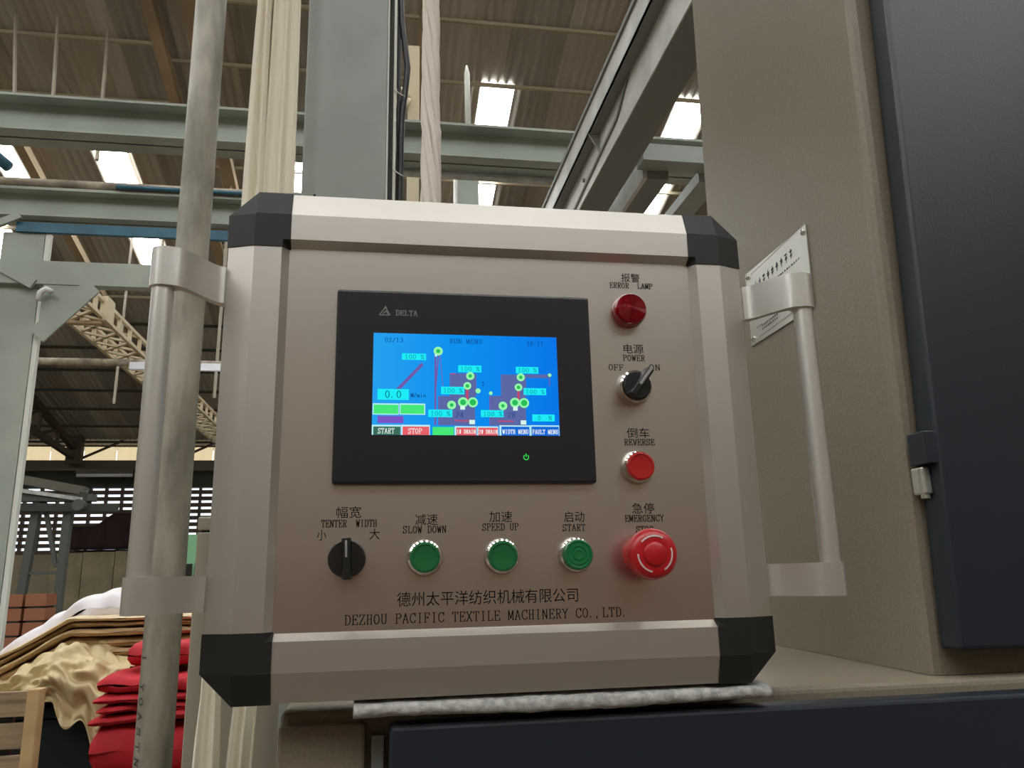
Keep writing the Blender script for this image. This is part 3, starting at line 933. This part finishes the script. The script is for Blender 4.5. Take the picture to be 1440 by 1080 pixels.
ROWZ = 1.5163
XS = (-.0254, .0362, .0996, .1622, .2212)
collar((XS[1], YP, ROWZ)); cap((XS[1], YP, ROWZ), 'green', label='green slow down push button cap')
collar((XS[2], YP, ROWZ)); cap((XS[2], YP, ROWZ), 'green', label='green speed up push button cap')
collar((XS[3], YP, ROWZ))
o = MB().lathe((XS[3], YP, ROWZ), [(.0125, .004), (.0125, .013), (.0117, .0145), (.0105, .0148), (.0100, .0139), (.0088, .0139), (.0083, .0146),
               (.0066, .0146), (.0061, .0139), (.0050, .0139), (.0045, .0146), (.003, .0146), (.0026, .0139), (.0004, .0139)], 48).build('button_cap', M['greenlamp'], box, smooth='angle')
o['label'] = 'ringed green illuminated start button cap'
RX = .2212
c = (RX, YP, 1.590)
collar(c); cap(c, 'red', h=.012, label='red reverse push button cap')
# error lamp
c = (RX, YP, 1.733)
collar(c, .0155, .004, m='redlamp')
pr = [(.0150, .003), (.0150, .009), (.0143, .0105)]
r = .0135
d = .011
while r > .001:
    pr += [(r, d + .0009), (r - .0008, d + .0002)]
    r -= .0017; d += .0005
pr.append((.0004, d))
o = MB().lathe(c, pr, 48).build('lamp_lens', M['redlamp'], box, smooth='angle')
o['label'] = 'dark red ribbed error lamp lens'
# power selector
c = (RX, YP, 1.6605)
collar(c, .0160, .011)
o = MB().lathe(c, [(.0125, .010), (.0125, .0155), (.0115, .0165), (.0004, .0165)], 40).build('selector_disc', M['leverblk'], box, smooth='angle')
o['label'] = 'black power selector disc'


def lever(c, ang, L0, L1, w, d0, d1, m, name):
    a = R(ang)
    ux, uz = math.cos(a), math.sin(a); vx, vz = -uz, ux
    mb = MB()
    vs = []
    for d, k in ((d0, 1.0), (d1, .62)):
        for s, t in ((-L0, -1), (L1, -1), (L1, 1), (-L0, 1)):
            vs.append((c[0] + ux * s + vx * t * w * k, c[1] - d, c[2] + uz * s + vz * t * w * k))
    mb.add(vs, [(0, 1, 2, 3), (7, 6, 5, 4), (0, 4, 5, 1), (1, 5, 6, 2), (2, 6, 7, 3), (3, 7, 4, 0)])
    return mb.build(name, M[m], box, bevel=.0008)


lever(c, 52, .0135, .0165, .0044, .0155, .0265, 'leverblk', 'selector_lever')
lever(c, 52, .002, .0168, .0016, .0262, .0270, 'lever', 'lever_mark')['label'] = 'pale grey mark on the power selector lever'
# tenter width selector
c = (XS[0], YP, ROWZ)
collar(c, .0150, .008)
MB().lathe(c, [(.0145, .009), (.0148, .015), (.0138, .017), (.0004, .017)], 40).build('selector_disc', M['leverblk'], box, smooth='angle')
lever(c, 92, .0160, .0160, .0040, .0165, .0250, 'leverblk', 'selector_lever')
lever(c, 92, -.001, .0138, .0010, .0248, .0254, 'lever', 'lever_mark')['label'] = 'pale grey mark on the tenter width selector'
# emergency stop
c = (RX, YP, 1.5152)
MB().lathe(c, [(.0170, 0), (.0170, .006), (.0150, .008), (.0125, .009), (.0125, .018), (.015, .0195)], 48).build('stop_collar', M['redest'], box, smooth='angle')
o = MB().lathe(c, [(.0150, .018), (.0195, .0195), (.0208, .0215), (.0210, .0245), (.0203, .0290), (.0185, .0315), (.0150, .0328), (.0112, .0332), (.0100, .0330),
               (.0092, .0350), (.0086, .0354), (.0004, .0358)], 56).build('stop_head', M['redest'], box, smooth='angle')
o['label'] = 'red mushroom head of the emergency stop'
for a0 in (60, 180, 300):
    mb = MB()
    N = 14
    for i in range(N):
        q = []
        for (rr, aa) in ((.0138, i), (.0138, i + 1), (.0151, i + 1), (.0151, i)):
            t = R(a0 + 78 * aa / N)
            yo = .0333 if rr < .0145 else .0330
            q.append((c[0] + rr * math.cos(t), c[1] - yo, c[2] + rr * math.sin(t)))
        mb.add(q, [(0, 1, 2, 3)])
    mb.build('arrow_mark', M['white'], box, solid=.0003, fix=False)

# ------------------------------------------------------------------ engraved lettering on the steel plate
YT = YP - .00025


def latin(text, x0, x1, zb, h, t=.00062, gap=''):
    w = (x1 - x0) / (len(text) - .16)
    mb = stroke_text(MB(), text, (x0, YT, zb), (1, 0, 0), (0, 0, 1), h, w, t)
    o = mb.build('lettering', M['ink'], box, fix=False)
    return o


def chin(text, x0, x1, zc, h):
    cjk('lettering', text, (x0 + x1) / 2, YT, zc - h * .37, h, M['ink'], box, width=x1 - x0)


latin('ERROR  LAMP', .2052, .2462, 1.7562, .0052)
chin('报警', .2165, .2345, 1.7665, .0092)
latin('POWER', .2140, .2345, 1.6868, .0053)
chin('电源', .2150, .2338, 1.6980, .0095)
latin('OFF', .2000, .2140, 1.6778, .0052)
latin('ON', .2380, .2485, 1.6785, .0052)
latin('REVERSE', .2108, .2385, 1.6098, .0053)
chin('倒车', .2135, .2345, 1.6206, .0100)
latin('EMERGENCY', .2076, .2425, 1.5434, .0055)
chin('急停', .2145, .2345, 1.5545, .0098)
latin('STOP', .2170, .2325, 1.5342, .0052)
latin('TENTER  WIDTH', -.0468, -.0026, 1.5418, .0056)
chin('幅宽', -.0352, -.0152, 1.5535, .0102)
chin('小', -.0500, -.0425, 1.5355, .0095)
chin('大', -.0085, .0000, 1.5357, .0098)
latin('SLOW DOWN', .0186, .0540, 1.5362, .0057)
chin('减速', .0285, .0470, 1.5470, .0100)
latin('SPEED UP', .0840, .1145, 1.5374, .0057)
chin('加速', .0900, .1095, 1.5487, .0100)
latin('START', .1525, .1722, 1.5362, .0055)
chin('启动', .1540, .1718, 1.5480, .0100)
chin('德州太平洋纺织机械有限公司', .0145, .1635, 1.4838, .0122)
latin('DEZHOU PACIFIC TEXTILE MACHINERY CO.,LTD.', -.0265, .2055, 1.4655, .0074, .00068)

# ------------------------------------------------------------------ touch screen
TX0, TX1, TZ0, TZ1 = -.0393, .1823, 1.5758, 1.7430
ts = MB().box(TX0, TX1, YF - .0005, YP + .001, TZ0, TZ1).build('touch_screen', M['bezel'], box, bevel=.0022, seg=3)
ts['label'] = 'black touch screen bezel'
YS = YF - .0008
SX0, SX1, SZ1, SZ0 = -.0080, .1511, 1.7043, 1.6162


def S(u, v): return (SX0 + u / 800 * (SX1 - SX0), SZ1 - v / 480 * (SZ1 - SZ0))


mdisp = bpy.data.materials.new('lcd_background')
mdisp.use_nodes = True
nt = mdisp.node_tree
nt.nodes.remove(nt.nodes['Principled BSDF'])
em = nt.nodes.new('ShaderNodeEmission'); tc = nt.nodes.new('ShaderNodeTexCoord'); sp = nt.nodes.new('ShaderNodeSeparateXYZ'); cr = nt.nodes.new('ShaderNodeValToRGB')
nt.links.new(tc.outputs['Generated'], sp.inputs[0]); nt.links.new(sp.outputs[0], cr.inputs[0]); nt.links.new(cr.outputs[0], em.inputs[0]); nt.links.new(em.outputs[0], nt.nodes['Material Output'].inputs[0])
cr.color_ramp.elements[0].color = srgb(38, 160, 238); cr.color_ramp.elements[1].color = srgb(10, 118, 232)
e = cr.color_ramp.elements.new(.4); e.color = srgb(14, 146, 240)
MB().add([(SX0, YS, SZ0), (SX1, YS, SZ0), (SX1, YS, SZ1), (SX0, YS, SZ1)], [(0, 1, 2, 3)]).build('display', mdisp, ts, fix=False)['label'] = 'lit blue display showing a machine diagram'


def flat(name, rects, colr, lev, label=None, discs=(), lines=()):
    y = YS - .00003 * lev
    m = glow('lcd_' + name + str(lev), colr)
    polys = []
    for (u0, v0, u1, v1) in rects:
        a = S(u0, v0); b = S(u1, v1)
        polys.append([(a[0], y, b[1]), (b[0], y, b[1]), (b[0], y, a[1]), (a[0], y, a[1])])
    for (u, v, r) in discs:
        a = S(u, v)
        rr = r / 800 * (SX1 - SX0)
        polys.append([(a[0] + rr * math.cos(i * math.pi / 8), y, a[1] + rr * math.sin(i * math.pi / 8)) for i in range(16)])
    for (u0, v0, u1, v1, w) in lines:
        a = S(u0, v0); b = S(u1, v1)
        d = Vector((b[0] - a[0], 0, b[1] - a[1])).normalized(); s2 = Vector((d.z, 0, -d.x)) * (w / 800 * (SX1 - SX0) / 2)
        A = Vector((a[0], y, a[1])); B = Vector((b[0], y, b[1]))
        polys.append([A - s2, B - s2, B + s2, A + s2])
    for p in polys:
        MB().add(p, [tuple(range(len(p)))]).build(name, m, ts, fix=False)


flat('machine_drawing', [(325, 187, 440, 297), (276, 297, 433, 434), (547, 189, 658, 293), (499, 293, 654, 434), (658, 186, 765, 203)], srgb(92, 104, 164), 1, 'violet-grey machine diagram on the display')
flat('pipe_drawing', [(260, 110, 268, 434), (276, 300, 280, 434), (495, 293, 500, 434), (760, 200, 764, 240)], srgb(110, 92, 168), 2, lines=[(209, 145, 100, 275, 14), (278, 95, 262, 300, 6), (284, 95, 300, 300, 3)])
flat('flow_line', [], srgb(196, 70, 110), 3, lines=[(401, 262, 400, 320, 10), (624, 265, 622, 320, 10), (345, 412, 412, 413, 5), (530, 412, 600, 413, 5), (330, 190, 350, 190, 4)])
flat('value_field', [(121, 96, 224, 127), (21, 267, 152, 318), (362, 148, 463, 181), (288, 252, 388, 288), (234, 361, 336, 396), (614, 150, 714, 182), (646, 253, 746, 286), (458, 361, 556, 394), (681, 379, 780, 412)],
     srgb(30, 236, 246), 4, 'cyan value fields on the display')
flat('roller_ring', [], srgb(150, 250, 170), 5, 'green roller discs of the diagram', discs=[(276, 82, 20), (414, 199, 18), (401, 247, 17), (333, 339, 19), (382, 325, 22), (424, 325, 22), (447, 270, 11), (635, 201, 18), (624, 250, 17), (554, 340, 19), (607, 324, 22), (647, 325, 22), (764, 188, 8), (502, 280, 8)])
flat('roller_core', [], srgb(40, 190, 90), 6, discs=[(276, 82, 9), (414, 199, 8), (401, 247, 8), (333, 339, 8), (382, 325, 13), (424, 325, 14), (635, 201, 8), (624, 250, 8), (554, 340, 8), (607, 324, 13), (647, 325, 14)])
flat('drain_symbol', [(370, 342, 390, 360), (408, 408, 432, 428), (598, 343, 618, 362), (630, 408, 654, 428), (262, 96, 270, 108)], srgb(214, 246, 236), 6)
flat('key_border', [(2, 335, 110, 387), (113, 334, 221, 386), (0, 434, 119, 480), (121, 433, 241, 480), (345, 438, 439, 480), (442, 438, 532, 480), (537, 432, 671, 480), (672, 431, 798, 480)], srgb(190, 240, 245), 4)
flat('green_key', [(6, 341, 108, 383), (117, 340, 217, 382), (252, 442, 342, 480)], srgb(70, 232, 120), 5, 'green soft keys on the display')
flat('purple_key', [(23, 393, 130, 426)], srgb(122, 84, 196), 5)
flat('start_key', [(6, 442, 118, 480)], srgb(58, 110, 92), 5, 'dark green start soft key')
flat('stop_key', [(127, 441, 238, 480)], srgb(232, 96, 104), 5, 'red stop soft key')
flat('drain_key', [(352, 444, 437, 480), (446, 444, 530, 480)], srgb(228, 92, 100), 5, 'red drain soft keys')
flat('menu_key', [(545, 438, 667, 480), (676, 437, 796, 480)], srgb(20, 106, 214), 5, 'blue menu soft keys')


def stext(words, colr, lev, t=.0004):
    mb = MB()
    for (s, u, v, h, w) in words:
        a = S(u, v)
        stroke_text(mb, s, (a[0], YS - .00003 * lev, a[1]), (1, 0, 0), (0, 0, 1), h / 480 * (SZ1 - SZ0), w / 800 * (SX1 - SX0), t)
    mb.build('screen_lettering', glow('lcd_text%d' % lev, colr), ts, fix=False)


stext([('START', 25, 474, 24, 14), ('STOP', 150, 474, 24, 15), ('1# DRAIN', 354, 472, 18, 10.2), ('2# DRAIN', 448, 472, 18, 10.2),
       ('WIDTH MENU', 550, 472, 20, 11.4), ('FAULT MENU', 680, 472, 20, 11.4)], srgb(240, 246, 246), 8)
stext([('0.0', 52, 308, 32, 24)], srgb(10, 96, 110), 9, .0006)
stext([('100 %', 133, 122, 20, 17), ('100 %', 372, 175, 20, 17), ('100 %', 298, 281, 21, 17), ('100 %', 244, 390, 21, 17), ('100 %', 624, 176, 20, 17), ('100 %', 656, 281, 20, 17), ('100 %', 468, 389, 20, 17),
       ('0  N', 705, 406, 20, 16)], srgb(16, 116, 130), 10, .00035)
stext([('02/13', 48, 43, 20, 16), ('RUN MENU', 326, 42, 22, 18), ('10:17', 666, 44, 20, 15), ('M/min', 160, 305, 19, 13), ('24', 350, 397, 24, 18), ('28', 574, 395, 24, 18), ('3', 462, 246, 18, 14)], srgb(14, 66, 130), 11, .00045)
# power symbol, maker's mark
mb = MB()
pc_ = (.1212, 1.5977)
for i in range(12):
    q = []
    for rr, j in ((.0018, i), (.0018, i + 1), (.0025, i + 1), (.0025, i)):
        a = R(125 + 290 * j / 12)
        q.append((pc_[0] + rr * math.cos(a), YS, pc_[1] + rr * math.sin(a)))
    mb.add(q, [(0, 1, 2, 3)])
mb.add([(pc_[0] - .0004, YS, pc_[1] + .0003), (pc_[0] + .0004, YS, pc_[1] + .0003), (pc_[0] + .0004, YS, pc_[1] + .0031), (pc_[0] - .0004, YS, pc_[1] + .0031)], [(0, 1, 2, 3)])
mb.build('power_symbol', glow('green_led', srgb(60, 225, 90)), ts, fix=False)['label'] = 'small green power symbol'
M['logo'] = mat('logo_grey', (.25, .25, .24, 1), .4)
mb = MB()
stroke_text(mb, 'DELTA', (.0105, YS, 1.7205), (1, 0, 0), (0, 0, 1), .0046, .0038, .0008)
ax_, az_ = .0015, 1.7245
tri = lambda x, z, s: mb.add([(x - s, YS, z - s * .75), (x + s, YS, z - s * .75), (x, YS, z + s * .95)], [(0, 1, 2)])
tri(ax_ + .0002, az_ + .0030, .0016)
for (a, b) in (((-.0050, -.0040), (-.0006, .0020)), ((-.0046, -.0040), (-.0010, -.0040)), ((.0042, -.0040), (.0008, .0016)), ((.0042, -.0040), (-.0012, -.0040)), ((-.0020, -.0030), (.0008, .0000)), ((.0008, .0000), (.0024, -.0034))):
    p = Vector((ax_ + a[0], YS, az_ + a[1])); q = Vector((ax_ + b[0], YS, az_ + b[1])); d = (q - p).normalized(); s2 = Vector((d.z, 0, -d.x)) * .00045
    mb.add([p - s2, q - s2, q + s2, p + s2], [(0, 1, 2, 3)])
mb.build('maker_logo', M['logo'], ts, fix=False)['label'] = 'grey triangle logo and maker name'

# ================================================================== LEFT BACKGROUND ON THE GROUND
def slab(label, x0, x1, y0, y1, zt, th, m, seed, name='folded_cloth', cat='cloth', group=None, amp=.006, nx=60, droop=None, bulge=.012):
    def fn(u, v):
        x = x0 + (x1 - x0) * u
        a = v * 2 * math.pi
        sq = lambda c_: math.copysign(abs(c_) ** .5, c_)
        yc = (y0 + y1) / 2; hy = (y1 - y0) / 2
        base = zt + (droop(x) if droop else 0)
        e = min(1, .6 + u * 14, .6 + (1 - u) * 14)
        nz = amp * (noise.noise(Vector((x * 7, seed * 3.1, 0))) + .6 * noise.noise(Vector((x * 19, seed * 5.7, v * 2))))
        ny = bulge * noise.noise(Vector((x * 9, v * 3, seed * 2.3)))
        cc, ss = sq(math.cos(a)), sq(math.sin(a))
        wr = amp * .5 * math.sin(x * 40 + seed + 3 * noise.noise(Vector((x * 6, v * 5, seed))))
        return (x, yc - cc * (hy + ny + wr), base + nz + ss * th / 2 * e - th / 2)
    mb = MB().grid(fn, nx, 22)
    n_ = nx + 1
    mb.f.append([j * n_ for j in range(22)]); mb.mi.append(0)
    mb.f.append([j * n_ + nx for j in range(22)][::-1]); mb.mi.append(0)
    o = mb.build(name, m, smooth=True)
    return tag(o, label, cat, group)


def dr(x):   # stack slumps to the left
    return -.55 * max(0, -x - 1.03)


# bin under the tan stack
bn = thing('fabric_bin', 'black plastic fabric bin under the tan cloth stack', 'bin', (-1.2, 3.25, 0))
MB().box(-1.75, -.86, 2.95, 3.7, .12, 1.10).build('bin_body', M['bin'], bn, bevel=.02)
MB().box(-1.77, -.84, 2.93, 3.72, 1.09, 1.125).build('bin_rim', M['bin'], bn, bevel=.01)
for xx in (-1.65, -.95):
    for yy in (3.05, 3.6):
        MB().tube([(xx - .02, yy, .06), (xx + .02, yy, .06)], .06, 16).build('caster', M['cable'], bn, smooth='angle')
names = ['lowest', 'second lowest', 'third from the bottom', 'middle', 'third from the top', 'second from the top', 'uppermost']
zt = 1.205
for i in range(7):
    th = (.040, .030, .028, .040, .030, .024, .020)[i]
    zt += th * .92
    slab('%s tan cloth layer folded in the stack on the black bin' % names[i].capitalize(), -1.7 + .02 * (i % 2), -.62 - .01 * (i % 3), 3.0 + .02 * (i % 2), 3.6, zt, th,
         M['tanlight'] if i in (6,) else M['tan'], 10 + i, group='tan cloth layers', droop=dr)
slab('folded tan cloth lying below the tan stack on the black bin', -1.7, -.66, 2.98, 3.6, 1.205, .075, M['tan'], 31, droop=lambda x: .5 * dr(x))
slab('crumpled white cloth heaped on top of the tan stack', -1.65, -.70, 3.07, 3.62, 1.482, .12, M['whitecloth'], 40, name='white_cloth', amp=.026, bulge=.04, nx=80,
     droop=lambda x: -.70 * max(0, -x - 1.01) - .3 * max(0, x + .85))
# gold satin drape
def zb_(x):
    return 1.165 - .10 * math.exp(-((x + .94) / .045) ** 2) - .03 * math.exp(-((x + 1.1) / .08) ** 2) - .16 * math.exp(-((x + .865) / .028) ** 2)
def satin(u, v):
    x = -1.55 + u * .76
    top = 1.285 + .02 * math.sin(x * 11) + dr(x) * .55
    w = noise.noise(Vector((x * 5 + v * 2, v * 3, 4)))
    r1 = abs(noise.noise(Vector((x * 9 + v * 5, v * 4 - x * 3, 8))))
    r2 = abs(noise.noise(Vector((x * 17 - v * 7, v * 8, 2))))
    f = .035 * w - .060 * r1 - .038 * r2
    if v < .45:
        t = v / .45
        return (x, 3.12 - .20 * t + f * .4, top - .05 * t * t - f * .7)
    t = (v - .45) / .55
    return (x + .02 * t * math.sin(x * 15), 2.915 - .035 * math.sin(t * 2.2) + f, (top - .05) * (1 - t) + (zb_(x)) * t - f * .7 * (1 - t))
tag(MB().grid(satin, 190, 70).build('satin_cloth', M['satin'], smooth=True, fix=False), 'gold satin cloth draped in folds over the front of the tan stack', 'cloth')
# red stack
rp = thing('cloth_trolley', 'low wooden trolley board under the red cloth stack', 'trolley', (-.7, 2.9, 0))
MB().box(-.84, -.42, 2.68, 3.1, .06, .14).build('trolley_board', M['wood'], rp)
for xx in (-.80, -.48):
    for yy in (2.74, 3.04):
        MB().tube([(xx - .015, yy, .03), (xx + .015, yy, .03)], .03, 14).build('wheel', M['cable'], rp, smooth='angle')
zt = .14
ths = [.235, .15, .14, .15, .07, .06, .05, .15, .03, .03, .028, .05]
rl = ['bottom', 'second', 'third', 'fourth', 'fifth', 'sixth', 'seventh', 'eighth and thick', 'ninth', 'tenth', 'eleventh', 'top crumpled']
for i, th in enumerate(ths):
    zt += th * .955
    sh = .003 * ((i * 7) % 5 - 2)
    slab('%s red cloth fold counted from the floor in the red stack' % rl[i].capitalize(), -.835 + sh + (.012 if i > 8 else 0), -.42 + sh, 2.68 + sh, 3.1, zt, th, M['redcloth'], 50 + i, group='red cloth folds', amp=.010 if i < 11 else .02, bulge=.02,
         droop=(lambda x: -.10 * max(0, -x - .76)) if i > 7 else None)
slab('small red cloth bunch lying on the red stack beside the pipe', -.77, -.48, 2.78, 3.05, 1.315, .07, M['redcloth'], 77, name='red_cloth', amp=.02)
# dark trolley behind
tag(MB().box(-.78, -.40, 3.75, 4.2, 0, 1.43).build('dark_trolley', M['bin'], bevel=.02), 'dark trolley side seen between pipe and beige housing', 'trolley')
# slatted crate at lower left
cr_ = thing('slatted_crate', 'wooden slatted crate at the lower left corner', 'crate', (-1.1, 2.4, 0))
z = 1.235
while z > .05:
    MB().box(-1.45, -.905, 2.395, 2.412, z - .062, z).build('slat', M['wood'], cr_, bevel=.002)
    z -= .078
MB().box(-.905, -.872, 2.39, 2.43, 0, 1.24).build('corner_post', M['woodlight'], cr_, bevel=.003)
MB().box(-1.48, -1.45, 2.39, 2.43, 0, 1.24).build('corner_post', M['woodlight'], cr_, bevel=.003)
MB().box(-1.44, -.94, 2.415, 2.43, .0, 1.22).build('backing_sheet', M['bin'], cr_)
# trestle, conveyor, tarp, boards, crates, mint booth
tre = thing('steel_trestle', 'grey steel trestle with sloping legs in front of the louvred wall', 'stand', (-5.2, 14, 0))
MB().bar((-5.45, 14, 2.84), (-5.62, 14, 0), .12, .12).build('leg', M['trestle'], tre)
MB().bar((-4.98, 14, 2.84), (-5.0, 14, 0), .12, .12).build('leg', M['trestle'], tre)
MB().bar((-5.36, 14, 2.84), (-5.08, 14, 1.8), .06, .06).build('brace', M['trestle'], tre)
MB().bar((-5.5, 14, 1.72), (-5.0, 14, 1.72), .05, .05).build('rung', M['trestle'], tre)
MB().box(-5.9, -4.6, 13.9, 14.1, 2.84, 2.95).build('top_bar', M['trestle'], tre)
cv = thing('conveyor_arm', 'dark sloping conveyor arm resting over the grey trestle', 'conveyor', (-5.6, 13.6, 2.9))
MB().bar((-6.9, 13.9, 3.42), (-4.75, 14, 3.0), .25, .14).build('arm', M['fascia'], cv)
MB().bar((-6.9, 13.8, 3.2), (-4.75, 13.9, 2.86), .05, .06).build('arm', M['galv'], cv)
MB().bar((-6.5, 13.8, 2.75), (-4.2, 13.9, 2.72), .06, .12).build('arm', M['darkpanel'], cv)
MB().tube([(-4.75, 13.7, 2.76), (-4.75, 14.1, 2.76)], .09, 16).build('roller', M['trestle'], cv, smooth='angle')
MB().bar((-4.75, 13.9, 3.0), (-4.75, 14, 2.7), .1, .1).build('support', M['trestle'], cv)
def tarp(u, v):
    x = -9.75 + u * 2.6
    top = 3.36 + (.42 if x > -8.5 else .42 * max(0, (x + 9.1) / .6) if x > -9.1 else 0)
    return (x, 27.85 + .04 * math.sin(x * 9), 2.62 + v * (top - 2.62))
tag(MB().grid(tarp, 50, 6).build('maroon_tarp', M['maroon'], smooth=True, solid=.02), 'dark maroon tarpaulin hanging on the louvred rear wall', 'tarpaulin')
for i in range(3):
    a = -10.2 + i * .95
    tag(MB().box(a, a + .93, 27.6, 27.65, 0, 2.52 + .02 * i).build('plywood_sheet', M['board']), ['left plywood sheet leaning on the rear wall', 'middle plywood sheet leaning on the rear wall', 'right plywood sheet leaning on the rear wall'][i], 'board', 'plywood sheets')
tag(MB().box(-7.34, -7.2, 27.3, 27.5, 0, 2.6).build('dark_post', M['darkpanel']), 'dark post right of the plywood sheets', 'post')
for i, (a, b, h) in enumerate(((-5.85, -5.55, 1.28), (-5.48, -5.12, 1.36), (-5.08, -4.8, 1.38))):
    t = thing('stacked_crate', ['rust brown crate stack at far left below the frame column', 'rust brown crate stack in the middle under the trestle', 'rust brown crate stack nearest the white cloth'][i], 'crate', ((a + b) / 2, 13.2, 0))
    z = 0
    while z < h - .15:
        MB().box(a, b, 13.0, 13.4, z + .03, z + .2).build('crate_board', M['crate'], t); MB().box(a + .03, b - .03, 13.02, 13.38, z, z + .03).build('crate_gap', M['darkpanel'], t)
        z += .2
tag(MB().tube([(-5.75, 12.6, 0), (-5.75, 12.6, 1.15)], .09, 12).build('white_roll', M['lightedge'], smooth='angle'), 'upright white roll beside the left column', 'roll')
mt = thing('mint_booth', 'pale green booth with dark windows seen behind the plastic pipe', 'booth', (-4.2, 20.2, 0))
MB().box(-4.9, -3.7, 20, 20.8, 0, 2.62).build('booth_body', M['mint'], mt)
for a in (-4.75, -4.5, -4.25, -4.0):
    MB().box(a, a + .2, 19.97, 20.0, 1.2, 1.95).build('window_pane', M['glassdark'], mt)
